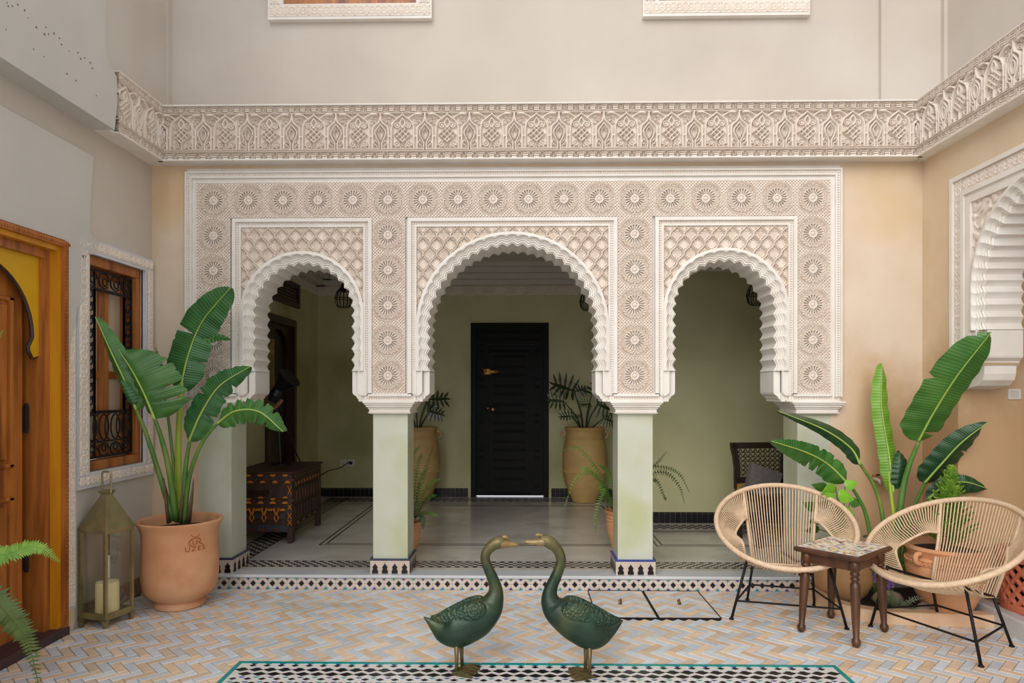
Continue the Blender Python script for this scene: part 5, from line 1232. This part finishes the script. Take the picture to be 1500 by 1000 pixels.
for sx in (-1, 1):
    for sy in (-1, 1):
        pts = []; rr = []
        for r, z in lp_:
            t = 1-z/.5; pts.append((sx*(ta-.06+.028*t), sy*(tw2-.055+.022*t), z)); rr.append(r*1.18)
        MB().tube(pts, rr, 14).build('leg', MAT['wood_table'], tb_, True)
# ---- rope lounge chairs
def rope_chair(loc, rz, label):
    o = empty('rope_chair', loc, rz, label, 'chair', 'rope lounge chairs'); R = .425; be = math.radians(28.5); C0 = Vector((0, -.02, .588))
    def rim(ph, rr=R): return C0+Vector((rr*math.sin(ph), -rr*math.cos(ph)*math.cos(be), -rr*math.cos(ph)*math.sin(be)))
    MB().tube([rim(2*PI*i/72) for i in range(72)], .0165, 10, closed=True).build('rim', MAT['rim'], o, True)
    pw = .60                                        # half angle of the back panel
    bl, br = Vector((-.185, .13, .285)), Vector((.185, .13, .285))
    tl, tr = rim(-PI+pw), rim(PI-pw)
    for a, b in ((tl, bl), (tr, br)): MB().tube([a, a.lerp(b, .5)+Vector((0, .015, 0)), b], .010, 8).build('back_bar', MAT['rim'], o, True)
    MB().tube([bl, br], .010, 8).build('seat_bar', MAT['rim'], o, True)
    n = 25; cb = MB()
    for i in range(1, n):
        t = i/n; top = rim(-PI+pw-2*pw*t); bot = bl.lerp(br, t); cb.tube([top, top.lerp(bot, .5)+Vector((0, .012*math.sin(PI*t)+.012, 0)), bot], .0038, 5)
    cb.build('back_cords', MAT['rope'], o)['kind'] = 'stuff'
    n = 25; cs = MB(); sw = .78
    for i in range(n+1):
        t = i/n; a = rim(-sw+2*sw*t); b = bl.lerp(br, t); cs.tube([a, a.lerp(b, .35)+Vector((0, 0, -.035)), a.lerp(b, .7)+Vector((0, 0, -.025)), b], .0042, 5)
    cs.build('seat_cords', MAT['rope'], o)['kind'] = 'stuff'
    for s in (-1, 1):
        inner = []
        N_ = 40
        sb0 = (tr if s > 0 else tl).lerp(br if s > 0 else bl, .40)
        end = (br if s > 0 else bl)
        arc = bez([sb0, rim(s*(PI-.98), R*.70)+Vector((0, .02, -.10)), rim(s*1.75, R*.72)+Vector((0, 0, -.115)), rim(s*1.2, R*.66)+Vector((0, .02, -.075)), end.lerp(rim(s*.78), .45)+Vector((0, 0, -.03))], N_)
        MB().tube(arc, .008, 8).build('wing_bar', MAT['rim'], o, True)
        cw_ = MB()
        for i in range(N_+1):
            t = i/N_; ph = s*((PI-pw)*(1-t)+sw*t); a = rim(ph); b = arc[i]; cw_.tube([a, a.lerp(b, .5)+Vector((s*.012, 0, -.012)), b], .0040, 5)
        cw_.build('wing_cords', MAT['rope'], o)['kind'] = 'stuff'
    ft = {}
    for s in (-1, 1):
        F = Vector((s*.335, -.215, 0)); B = Vector((s*.215, .235, 0)); Ft = Vector((s*.235, -.19, .395)); Bt = Vector((s*.185, .12, .29))
        ft[s] = (F, B)
        for a, b, d in ((Ft, F, .0085), (Bt, B, .0085)):
            lg = MB().tube([a, b+Vector((0, 0, .004))], d, 8).build('leg', MAT['iron'], o, True); MB().lathe([(.015, 0), (.015, .006), (.009, .012)], 12, b).build('foot', MAT['iron'], lg)
        f1 = F.lerp(Ft, .30); b1 = B.lerp(Bt, .42); MB().tube([f1, b1], .0065, 6).build('side_stretcher', MAT['iron'], o); MB().tube([Bt, Ft+Vector((0, 0, -.01))], .0075, 6).build('seat_support', MAT['iron'], o)
        ft[s] = (f1, b1)
    MB().tube([ft[-1][0], ft[1][0]], .0065, 6).build('front_stretcher', MAT['iron'], o); MB().tube([ft[-1][1], ft[1][1]], .0065, 6).build('rear_stretcher', MAT['iron'], o)
    return o
rope_chair((1.70, 4.49, 0), -.26, 'beige rope lounge chair facing the camera left of the mosaic table')
rope_chair((2.47, 4.03, 0), -1.16, 'beige rope lounge chair facing left on the right of the mosaic table')
# ---- leaf machinery
def leaf_mat(name, a, b, vein=70, rough=.35):
    m = bpy.data.materials.new(name); m.use_nodes = True; nt = m.node_tree; N = nt.nodes; L = nt.links; p = N['Principled BSDF']; p.inputs['Roughness'].default_value = rough
    p.inputs['Coat Weight'].default_value = .25; p.inputs['Coat Roughness'].default_value = .25
    uv = N.new('ShaderNodeUVMap'); sx = N.new('ShaderNodeSeparateXYZ'); L.new(uv.outputs[0], sx.inputs[0])
    mu = N.new('ShaderNodeMath'); mu.operation = 'MULTIPLY_ADD'; L.new(sx.outputs[0], mu.inputs[0]); mu.inputs[1].default_value = vein*.12; L.new(sx.outputs[1], mu.inputs[2])
    m2 = N.new('ShaderNodeMath'); m2.operation = 'MULTIPLY'; L.new(sx.outputs[1], m2.inputs[0]); m2.inputs[1].default_value = vein*4
    sn = N.new('ShaderNodeMath'); sn.operation = 'SINE'; L.new(m2.outputs[0], sn.inputs[0])
    no = N.new('ShaderNodeTexNoise'); no.inputs['Scale'].default_value = 5; tcx = N.new('ShaderNodeTexCoord'); L.new(tcx.outputs['Object'], no.inputs['Vector'])
    ad = N.new('ShaderNodeMath'); ad.operation = 'MULTIPLY_ADD'; L.new(sn.outputs[0], ad.inputs[0]); ad.inputs[1].default_value = .12; L.new(no.outputs[0], ad.inputs[2])
    r = N.new('ShaderNodeValToRGB'); r.color_ramp.elements[0].position = .3; r.color_ramp.elements[1].position = .75; r.color_ramp.elements[0].color = a; r.color_ramp.elements[1].color = b; L.new(ad.outputs[0], r.inputs[0]); L.new(r.outputs[0], p.inputs['Base Color'])
    bp = N.new('ShaderNodeBump'); bp.inputs['Strength'].default_value = .25; bp.inputs['Distance'].default_value = .004; L.new(sn.outputs[0], bp.inputs['Height']); L.new(bp.outputs[0], p.inputs['Normal'])
    tr = N.new('ShaderNodeBsdfTranslucent'); L.new(r.outputs[0], tr.inputs[0]); mx = N.new('ShaderNodeMixShader'); mx.inputs[0].default_value = .22
    L.new(p.outputs[0], mx.inputs[1]); L.new(tr.outputs[0], mx.inputs[2]); L.new(mx.outputs[0], N['Material Output'].inputs[0]); return m
MAT['leaf'] = leaf_mat('banana_leaf', srgb(52,104,44), srgb(84,136,58))
MAT['leaf_teal'] = leaf_mat('banana_leaf_glossy', srgb(42,90,52), srgb(72,128,66), rough=.28)
MAT['leaf_lime'] = leaf_mat('young_leaf', srgb(104,158,48), srgb(134,180,64))
MAT['leaf_deep'] = leaf_mat('deep_leaf', srgb(28,66,38), srgb(46,90,48), rough=.3)
MAT['midrib'] = M('midrib', srgb(166,188,92), srgb(140,170,80), 10, .45)
MAT['stalk'] = M('banana_stalk', srgb(92,132,58), srgb(62,104,44), 6, .45, stretch=(3,3,.6), c3=srgb(138,150,70), c3s=3)
MAT['stalk_lime'] = M('young_stalk', srgb(134,170,56), srgb(164,180,60), 6, .45)
MAT['sheath'] = M('dry_sheath', srgb(110,84,60), srgb(88,70,52), 10, .8)
def big_leaf(parent, pts, wl, wr, mat, dl=0, dr_=0, tears=(), tip=1.0, seed=0, curl=.0, n=44, ragged=0.0, mid=True, base_w=.25, pw=.75):
    """blade along a 3-D midrib (local points). wl/wr: half widths left/right of travel as seen by the camera; dl/dr: depth lean of each half"""
    P = bez(pts, n); rg = random.Random(seed); vs = []; uv = []; fs = []; cols = 5
    view = Vector((0, 1, 0))
    tl = [t for t in tears if t[0] < 0]; trr = [t for t in tears if t[0] > 0]
    for i in range(n+1):
        t = i/n; T = (P[min(i+1, n)]-P[max(i-1, 0)]).normalized(); sd = view.cross(T); sd = sd.normalized() if sd.length > .05 else Vector((1, 0, 0))
        prof = (base_w+(1-base_w)*min(1, t/.16)**.7)*(1-max(0, (t-.45)/.55)**(2.2*tip))**pw
        prof = max(prof, .02)
        row = []
        for s, w, d, ts in ((-1, wl, dl, tl), (1, wr, dr_, trr)):
            ww = w*prof*(1+ragged*rg.uniform(-1, 1))
            for (sg, tt, dp) in ts:
                if abs(t-tt) < .6/n: ww *= (1-dp)
            for c in range(1, cols+1):
                u = c/cols; q = P[i]+sd*s*ww*u+view*(d*w*(u**1.3)+curl*w*math.sin(PI*u)*.5)+view*(.006*math.sin(t*47+s)*u)
                row.append((q, (s*u, t)))
        left = row[:cols][::-1]; right = row[cols:]
        for q, u_ in left+[(P[i], (0, t))]+right: vs.append(q); uv.append(u_)
    W = 2*cols+1
    for i in range(n):
        for c in range(W-1): a = i*W+c; fs.append((a, a+1, a+W+1, a+W))
    me = bpy.data.meshes.new('leaf'); me.from_pydata([tuple(v) for v in vs], [], fs); me.materials.append(mat)
    ul = me.uv_layers.new(name='UVMap'); 
    for lp in me.loops: ul.data[lp.index].uv = uv[lp.vertex_index]
    me.polygons.foreach_set('use_smooth', [True]*len(me.polygons)); me.update()
    ob = bpy.data.objects.new('leaf', me); COL.objects.link(ob); ob.parent = parent
    if mid: MB().tube([p-view*.003 for p in P], [.0075*(1-.8*i/n)+.001 for i in range(n+1)], 6).build('midrib', MAT['midrib'], ob, True)
    return ob
def stalk(parent, pts, r0, r1, mat, n=16): return MB().tube(bez(pts, n), [r0+(r1-r0)*i/n for i in range(n+1)], 10).build('stalk', mat, parent, True)
# ---- left potted banana-like plant
pp_ = empty('potted_strelitzia', (-2.335, 4.60, 0), 0, 'large leafed plant in tall terracotta pot stamped UZES left of the arcade', 'potted plant')
m = MB(); m.lathe([(.150, 0), (.160, .006), (.160, .035), (.150, .045), (.165, .058), (.205, .085), (.232, .13), (.243, .20), (.243, .32), (.240, .40), (.238, .46), (.242, .51), (.258, .55), (.270, .57), (.272, .580), (.262, .586), (.245, .578), (.232, .55), (.226, .50)], 56, capt=False)
pot = m.build('pot', MAT['terracotta'], pp_, 'auto'); MB().lathe([(.228, .515), (0, .53)], 32, capt=False).build('soil', MAT['soil'], pot)
# pressed stamp
stm = M('stamp_clay', srgb(170,96,58), srgb(156,86,52), 8, .85)
tcu = bpy.data.curves.new('stamp', 'FONT'); tcu.body = 'UZES'; tcu.size = .05; tcu.extrude = .0015; tcu.align_x = 'CENTER'; tcu.space_character = 1.25
to = bpy.data.objects.new('stamp_tmp', tcu); COL.objects.link(to); dg = bpy.context.evaluated_depsgraph_get(); tme = bpy.data.meshes.new_from_object(to.evaluated_get(dg)); bpy.data.objects.remove(to)
sa_ = math.atan2(-4.6, 2.335)+.38                      # direction on the pot towards the camera, turned a little right
def onpot(u, z, out=.0): a = sa_+u/.242; r = .2395+out; return Vector((r*math.cos(a), r*math.sin(a), z))
for v in tme.vertices: v.co = onpot(v.co.x, .405+v.co.y*.9, .0025+v.co.z*.6)
tme.materials.append(stm); inst('stamp_lettering', tme, pot)
em = MB()
for P_ in ([(-.03, .515), (-.01, .497), (.03, .482)], [(.03, .515), (.01, .497), (-.03, .482)], [(.0, .49), (-.03, .478), (-.042, .463), (-.038, .448), (-.02, .44)], [(.0, .49), (.03, .478), (.036, .466), (.02, .462), (.034, .45), (.05, .444)], [(-.012, .472), (-.016, .455), (-.004, .446)], [(.008, .475), (.006, .446)]):
    em.tube([onpot(u, z, .002) for u, z in bez([(a, b, 0) for a, b in P_], 10) and [(q.x, q.y) for q in bez([(a, b, 0) for a, b in P_], 10)]], .0028, 5)
em.build('stamp_emblem', stm, pot)
def pl(px, py, Y, o=pp_): return onY(px, py, Y)-Vector(o.location)
s_ = .0046
stalk(pp_, [pl(254, 762, 4.56), pl(232, 690, 4.50), pl(214, 635, 4.42), pl(199, 598, 4.36)], .020, .010, MAT['stalk'])
big_leaf(pp_, [pl(200, 600, 4.36), pl(184, 560, 4.32), pl(163, 515, 4.28), pl(140, 464, 4.26)], .07, .075, MAT['leaf'], .9, .5, [(1, .45, .5)], seed=1)
stalk(pp_, [pl(258, 762, 4.56), pl(248, 690, 4.48), pl(236, 640, 4.40), pl(226, 612, 4.36)], .022, .011, MAT['stalk'])
big_leaf(pp_, [pl(227, 614, 4.36), pl(213, 580, 4.32), pl(195, 545, 4.30), pl(174, 512, 4.30)], .05, .23, MAT['leaf'], .8, .25, [(1, .22, .75), (1, .36, .6), (1, .62, .4)], seed=2, ragged=.05, tip=.8)
stalk(pp_, [pl(262, 765, 4.60), pl(261, 690, 4.62), pl(262, 620, 4.64), pl(266, 560, 4.66)], .026, .013, MAT['stalk_lime'])
big_leaf(pp_, [pl(264, 572, 4.66), pl(276, 520, 4.68), pl(297, 470, 4.66), pl(338, 421, 4.58)], .15, .12, MAT['leaf_teal'], .25, .35, [(-1, .52, .8), (1, .52, .6), (1, .3, .4)], seed=3, ragged=.03, tip=1.3, pw=.6)
big_leaf(pp_, [pl(293, 500, 4.70), pl(310, 495, 4.70), pl(322, 493, 4.68), pl(338, 497, 4.66)], .02, .03, MAT['leaf'], .2, .2, seed=9, mid=False)
stalk(pp_, [pl(266, 765, 4.56), pl(270, 710, 4.52), pl(273, 675, 4.50), pl(279, 640, 4.48)], .020, .011, MAT['stalk'])
big_leaf(pp_, [pl(277, 646, 4.48), pl(295, 605, 4.44), pl(322, 565, 4.42), pl(366, 537, 4.40)], .10, .085, MAT['leaf_teal'], .3, .5, [(1, .35, .6), (-1, .5, .4), (1, .6, .5), (1, .75, .5)], seed=4, ragged=.08)
stalk(pp_, [pl(270, 765, 4.56), pl(277, 700, 4.50), pl(295, 650, 4.44), pl(322, 616, 4.40)], .018, .009, MAT['stalk'])
big_leaf(pp_, [pl(318, 620, 4.40), pl(345, 602, 4.36), pl(380, 603, 4.32), pl(415, 632, 4.30)], .07, .085, MAT['leaf'], .9, .15, [(-1, .3, .6), (-1, .42, .6), (-1, .54, .6), (-1, .66, .6), (-1, .78, .6), (1, .35, .5), (1, .5, .5), (1, .65, .5), (1, .8, .5)], seed=5, ragged=.12)
stalk(pp_, [pl(262, 765, 4.62), pl(250, 640, 4.66), pl(238, 560, 4.68), pl(228, 508, 4.68)], .014, .003, MAT['stalk'])
big_leaf(pp_, [pl(238, 552, 4.68), pl(234, 538, 4.68), pl(228, 512, 4.68)], .014, .02, MAT['leaf_deep'], .3, .4, seed=6, mid=False)
for k, (a, b) in enumerate((((248, 765), (240, 700)), ((276, 765), (284, 700)), ((266, 765), (268, 690)))): MB().tube([pl(a[0], a[1], 4.55), pl((a[0]+b[0])/2, 735, 4.52), pl(b[0], b[1], 4.5)], [.026, .02, .004], 8, flat=.5).build('dry_sheath', MAT['sheath'], pp_, True)
big_leaf(pp_, [pl(196, 592, 4.33), pl(186, 575, 4.3), pl(176, 556, 4.28)], .02, .035, MAT['leaf_teal'], .5, .5, seed=7, mid=False)
# ---- strelitzia in the bed on the right
rb = empty('strelitzia_plant', (2.56, 4.74, .03), 0, 'large leafed banana-like plant growing in the corner bed behind the chairs', 'plant')
def pr(px, py, Y, o=rb): return onY(px, py, Y)-Vector(o.location)
stalk(rb, [pr(1309, 850, 4.74), pr(1311, 773, 4.74), pr(1306, 730, 4.76), pr(1302, 690, 4.78)], .020, .010, MAT['stalk_lime'])
big_leaf(rb, [pr(1309, 722, 4.76), pr(1301, 660, 4.78), pr(1291, 595, 4.80), pr(1292, 532, 4.82)], .055, .062, MAT['leaf_lime'], .6, .4, seed=11, tip=1.4, pw=.5)
stalk(rb, [pr(1312, 850, 4.72), pr(1316, 770, 4.70), pr(1326, 700, 4.68), pr(1347, 643, 4.60)], .030, .012, MAT['stalk'])
big_leaf(rb, [pr(1345, 646, 4.60), pr(1367, 605, 4.48), pr(1402, 550, 4.32), pr(1452, 486, 4.16)], .155, .125, MAT['leaf'], .15, .3, [(1, .12, .75), (-1, .62, .35), (-1, .95, .4)], seed=12, tip=1.5, pw=.5)
stalk(rb, [pr(1322, 850, 4.74), pr(1330, 780, 4.74), pr(1340, 740, 4.72), pr(1356, 704, 4.66)], .018, .010, MAT['stalk'])
big_leaf(rb, [pr(1354, 707, 4.66), pr(1378, 680, 4.58), pr(1408, 648, 4.50), pr(1447, 618, 4.42)], .09, .10, MAT['leaf_deep'], .3, .5, [(1, .3, .4), (1, .62, .4)], seed=13)
stalk(rb, [pr(1300, 850, 4.74), pr(1294, 765, 4.74), pr(1282, 715, 4.72), pr(1257, 675, 4.68)], .018, .010, MAT['stalk'])
big_leaf(rb, [pr(1260, 680, 4.68), pr(1245, 655, 4.66), pr(1205, 628, 4.62), pr(1140, 602, 4.56)], .045, .06, MAT['leaf_deep'], .9, .9, seed=14, tip=.7)
stalk(rb, [pr(1285, 850, 4.76), pr(1270, 760, 4.76), pr(1255, 725, 4.74), pr(1238, 703, 4.70)], .016, .009, MAT['stalk'])
big_leaf(rb, [pr(1240, 706, 4.70), pr(1213, 680, 4.68), pr(1180, 662, 4.62), pr(1130, 646, 4.54)], .09, .075, MAT['leaf'], .5, .3, [(-1, .4, .8), (-1, .55, .6), (1, .3, .3), (1, .5, .3)], seed=15, ragged=.05)
big_leaf(rb, [pr(1316, 716, 4.74), pr(1318, 695, 4.72), pr(1320, 678, 4.72), pr(1318, 660, 4.74)], .045, .07, MAT['leaf_deep'], .5, .5, seed=16, mid=False)
stalk(rb, [pr(1330, 850, 4.80), pr(1345, 770, 4.70), pr(1362, 728, 4.62)], .014, .008, MAT['stalk'])
big_leaf(rb, [pr(1360, 730, 4.62), pr(1385, 710, 4.58), pr(1415, 706, 4.56), pr(1448, 716, 4.55)], .05, .09, MAT['leaf_deep'], .4, .2, seed=17)
# ---- round tan pot with heart-leaved shrub
hp = empty('potted_pothos', (onZ(1216, 872, 0).x+.04, 4.79, 0), 0, 'lime heart-leaved shrub in round tan pot behind the mosaic table', 'potted plant')
m = MB(); m.lathe([(.10, 0), (.11, .01), (.165, .07), (.195, .15), (.19, .23), (.165, .30), (.135, .335), (.15, .36), (.155, .375), (.13, .37), (.12, .33)], 36, capt=False); q_ = m.build('pot', MAT['pot_tan'], hp, 'auto'); MB().lathe([(.122, .335), (0, .345)], 20, capt=False).build('soil', MAT['soil'], q_)
def heart_mesh(L, mat):
    me = MB(); n = 8; prof = [(0, .0), (.02, .22), (.16, .38), (.36, .40), (.58, .30), (.8, .15), (1.0, 0)]; vs = []
    for t, w in prof: vs += [(t*L, -w*L, -.10*w*L-.12*L*t*t), (t*L, 0, .02*L-.12*L*t*t), (t*L, w*L, -.10*w*L-.12*L*t*t)]
    for i in range(len(prof)-1):
        for c in range(2): a = i*3+c; me.f.append((a, a+1, a+4, a+3)); me.m.append(0)
    me.v = vs; return me.mesh('heart_leaf', mat, True)
hl = [heart_mesh(.105, M('lime_leaf', srgb(128,182,52), srgb(96,156,40), 10, .4)), heart_mesh(.10, M('mid_leaf', srgb(72,120,44), srgb(52,96,36), 10, .4))]
rg = random.Random(5)
def leafy(parent, pts, n, base, meshes, sc=1.0, stem=MAT['stalk']):
    for (px, py, Y, ang, tl_, k, s) in pts:
        e = onY(px, py, Y)-Vector(parent.location); b = Vector(base); MB().tube(bez([b, b.lerp(e, .5)+Vector((0, 0, .04)), e], 8), .0035, 5).build('stem', stem, parent)
        o = inst('leaf', meshes[k], parent, M=Matrix.Translation(e) @ Matrix.Rotation(ang, 4, 'Y') @ Matrix.Rotation(tl_, 4, 'X') @ Matrix.Scale(s, 4))
pts = [(1224, 712, 4.64, PI-.6, 1.2, 0, 1.1), (1228, 724, 4.60, .25, 1.1, 0, 1.15), (1238, 712, 4.66, -.3, 1.3, 0, .9), (1236, 745, 4.62, .5, 1.0, 0, .9), (1222, 730, 4.62, PI+.5, 1.1, 0, .7), (1210, 715, 4.72, PI+.2, 1.0, 1, 1.0), (1214, 740, 4.7, PI, 1.0, 1, 1), (1224, 745, 4.74, .3, 1.2, 1, 1.1), (1205, 760, 4.7, PI-.3, 1.2, 1, 1), (1228, 760, 4.74, .6, 1.1, 1, 1.1), (1245, 735, 4.74, .1, 1.2, 1, .9), (1200, 775, 4.72, PI-.2, 1, 1, 1), (1215, 780, 4.66, .4, 1, 1, 1), (1208, 795, 4.66, PI, 1.2, 1, .9), (1196, 745, 4.76, PI+.4, 1.2, 1, 1), (1232, 785, 4.7, .2, 1.2, 1, 1)]
leafy(hp, pts, 0, (0, 0, .34), hl)
# ---- big pot with golden conifer
cp_ = empty('potted_conifer', (2.72, 4.44, .035), 0, 'small golden green conifer in wide terracotta pot behind the right rope chair', 'potted plant')
m = MB(); m.lathe([(r_*.86, z_) for r_, z_ in ((.135, 0), (.15, .02), (.17, .04), (.225, .14), (.268, .24), (.275, .29), (.262, .33), (.27, .345), (.255, .36), (.262, .385), (.285, .41), (.282, .43), (.255, .428), (.24, .39))], 44, capt=False); q_ = m.build('pot', MAT['terracotta'], cp_, 'auto'); MB().lathe([(.209, .39), (0, .405)], 28, capt=False).build('soil', MAT['soil'], q_)
rp = MB()
for k in range(54):
    a = 2*PI*k/54; rp.tube([(.234*math.cos(a-.06), .234*math.sin(a-.06), .318), (.234*math.cos(a+.06), .234*math.sin(a+.06), .334)], .008, 5)
rp.build('rope_band', MAT['terracotta'], q_)
for a in (PI*1.12, 0.1): MB().tube(bez([(.228*math.cos(a), .228*math.sin(a), .39), (.272*math.cos(a), .272*math.sin(a), .385), (.272*math.cos(a), .272*math.sin(a), .34), (.232*math.cos(a), .232*math.sin(a), .325)], 8), .016, 8).build('lug_handle', MAT['terracotta'], q_, True)
MAT['conifer'] = M('golden_conifer', srgb(132,168,52), srgb(80,128,40), 14, .55)
cs_ = pr(1390, 790, 4.44, cp_); tp_ = pr(1394, 684, 4.42, cp_)
MB().tube([(0, 0, .38), cs_, tp_], [.012, .01, .003], 6).build('trunk', MAT['sheath'], cp_)
rg = random.Random(8)
for k in range(60):
    t = (k+.5)/60; b = Vector((0, 0, .40)).lerp(tp_, t*.97); a = k*2.4; L_ = .17*(1-t)**.7+.045; el = .7+.6*t; m = MB()
    d = Vector((math.cos(a)*math.cos(el), math.sin(a)*math.cos(el), math.sin(el))); sd = d.cross(Vector((0, 0, 1))).normalized()
    P = [b+d*L_*i/7+Vector((0, 0, -.02*(i/7)**2)) for i in range(8)]; m.tube(P, .002, 4)
    for i in range(1, 8):
        for s in (-1, 1):
            w = L_*.42*(1-.6*i/8)*rg.uniform(.8, 1.2); q = (d*.75+sd*s*.7+Vector((0, 0, rg.uniform(-.2, .2)))).normalized(); m.tube([P[i], P[i]+q*w*.6, P[i]+q*w], [.0035, .0045, .001], 4)
            for s2 in (-1, 1): e = P[i]+q*w*.5; m.tube([e, e+(q+sd*s2*.6).normalized()*w*.4], [.0035, .001], 4)
    m.build('spray', MAT['conifer'], cp_)
# ---- understorey in the bed: small fern, lavender, stone
uf = empty('bed_fern', (2.42, 4.72, .03), 0, 'dark small-leaved fern at the foot of the corner plant', 'fern')
for k in range(16):
    a = rg.uniform(0, 2*PI); L_ = rg.uniform(.2, .36); h_ = rg.uniform(.16, .40); e = Vector((math.cos(a)*L_, math.sin(a)*L_*.6-.04, h_)); frond([(0, 0, 0), e*.5+Vector((0, 0, h_*.45)), e*.85+Vector((0, 0, .08)), e], .034, 20, MAT['fern' if k % 4 == 0 else 'fern_dark'], uf, 50+k)
lvn = empty('lavender', (2.40, 4.42, .03), 0, 'small lavender with purple flower spikes in the corner bed', 'flower')
MAT['lav'] = M('lavender_flower', srgb(150,112,196), srgb(120,84,170), 20, .6); MAT['lav_leaf'] = M('grey_green_leaf', srgb(112,126,100), srgb(84,100,76), 14, .6)
for k in range(14):
    a = k*2.4; r = .02+.09*rg.random(); h_ = rg.uniform(.05, .12); e = Vector((math.cos(a)*r*1.3, math.sin(a)*r, h_)); frond([(0, 0, 0), e*.6+Vector((0, 0, .02)), e], .022, 8, MAT['lav_leaf'], lvn, 80+k)
for (px, py) in ((1281, 848), (1303, 848), (1307, 855), (1302, 858)):
    e = onY(px, py, 4.40)-Vector(lvn.location); MB().tube([(e.x*.4, 0, 0), e], .002, 4).build('stem', MAT['stalk'], lvn); m = MB()
    for j in range(7): m.tube([e+Vector((rg.uniform(-.006, .006), rg.uniform(-.006, .006), -.02+j*.009)), e+Vector((rg.uniform(-.01, .01), rg.uniform(-.01, .01), -.012+j*.009))], [.008, .004], 5)
    m.build('flower_spike', MAT['lav'], lvn)
def rock(loc, s, label, seed):
    rg_ = random.Random(seed); m = MB(); prof = [(.001, -.5), (.6, -.42), (.95, -.1), (1, .15), (.75, .6), (.35, .8), (.001, .85)]; m.lathe(prof, 12, capb=False, capt=False); m.v = [(x*s[0]*(1+rg_.uniform(-.12, .12)), y*s[1]*(1+rg_.uniform(-.12, .12)), z*s[2]) for x, y, z in m.v]
    tag(m.build('garden_stone', M('bed_stone', srgb(142,126,108), srgb(110,98,84), 10, .85, .3, 30), None, True, loc), label, 'stone')
rock((2.40, 4.55, .07), (.10, .07, .08), 'large brown stone in the corner bed behind the side table', 1)
rock((2.54, 4.385, .06), (.05, .035, .06), 'small pale stone in the corner bed beside the conifer pot', 2)
# ---- pierced terracotta planter on the raised floor
lpz = empty('lattice_planter', (3.12, 4.235, .1075), 0, 'red terracotta planter pierced with a diamond lattice on the raised floor at right', 'planter')
R1, R2, H1 = .15, .175, .36
rad = lambda z: R1+(R2-R1)*z/H1
MB().lathe([(R1+.015, 0), (R1+.02, .012), (R1+.016, .05), (R1-.012, .05), (R1-.012, .0)], 40).build('base_ring', MAT['terracotta_red'], lpz, 'auto')
MB().lathe([(R2-.012, H1-.05), (R2+.016, H1-.05), (R2+.026, H1), (R2+.02, H1+.015), (R2-.012, H1+.01), (R2-.012, H1-.05)], 40, capb=False, capt=False).build('rim_ring', MAT['terracotta_red'], lpz, 'auto')
n = 16
for k in range(n):
    for s in (-1, 1):
        a0 = 2*PI*k/n; pth = []
        for i in range(11): z = .045+(H1-.09)*i/10; a = a0+s*1.25*i/10; pth.append((rad(z)*math.cos(a), rad(z)*math.sin(a), z))
        MB().tube(pth, .0145, 6, flat=1.0).build('lattice_strip', MAT['terracotta_red'], lpz)
MB().lathe([(R1-.04, .02), (R2-.045, H1-.03)], 24).build('liner', MAT['soil'], lpz)
# ---- tap on the facade wall
tp = empty('wall_tap', onY(1278, 702, YF), 0, 'small white enamelled tap on the tan wall behind the plants', 'tap')
MB().tube([(0, 0, .01), (0, -.05, .01), (.012, -.075, .0), (.02, -.085, -.03)], [.014, .016, .014, .011], 10).build('spout', M('pale_metal', srgb(206,190,170), srgb(180,160,140), 10, .4, metal=.3), tp, True)
MB().tube([(-.025, -.05, .035), (.025, -.05, .04)], .007, 8).tube([(0, -.05, .01), (0, -.05, .035)], .008, 8).build('handle', MAT['brass'], tp, True)
# ---- fern in the left foreground (its pot stands outside the picture)
ff = empty('potted_fern', (-2.56, 2.86, 0), 0, 'fresh green fern reaching in from the left foreground', 'potted plant')
clay_pot(ff, .13, .42, MAT['terracotta'])
MAT['fern_fresh'] = fern_mat('fern_fresh', srgb(132,172,62), srgb(94,140,44)); MAT['fern_olive'] = fern_mat('fern_olive', srgb(96,116,56), srgb(70,92,42))
def pf(px, py, Y): return onY(px, py, Y)-Vector(ff.location)
frond([(0, 0, .4), pf(-40, 822, 3.15), pf(10, 811, 3.25), pf(52, 800, 3.32), pf(87, 822, 3.36)], .062, 50, MAT['fern_fresh'], ff, 1)
frond([(0, 0, .4), pf(-25, 875, 3.05), pf(15, 905, 3.1), pf(42, 945, 3.15), pf(58, 1010, 3.2)], .075, 44, MAT['fern_olive'], ff, 2)
frond([(0, 0, .4), pf(-45, 640, 3.1), pf(-25, 540, 3.15), pf(4, 484, 3.2)], .03, 36, MAT['fern_fresh'], ff, 3)
for k in range(7):
    a = -2.1+k*.28; frond([(0, 0, .4), (math.cos(a)*.14, math.sin(a)*.15, .7), (math.cos(a)*.25, math.sin(a)*.3, .75), (math.cos(a)*.3, math.sin(a)*.42, .6)], .05, 30, MAT['fern_fresh'], ff, 10+k)
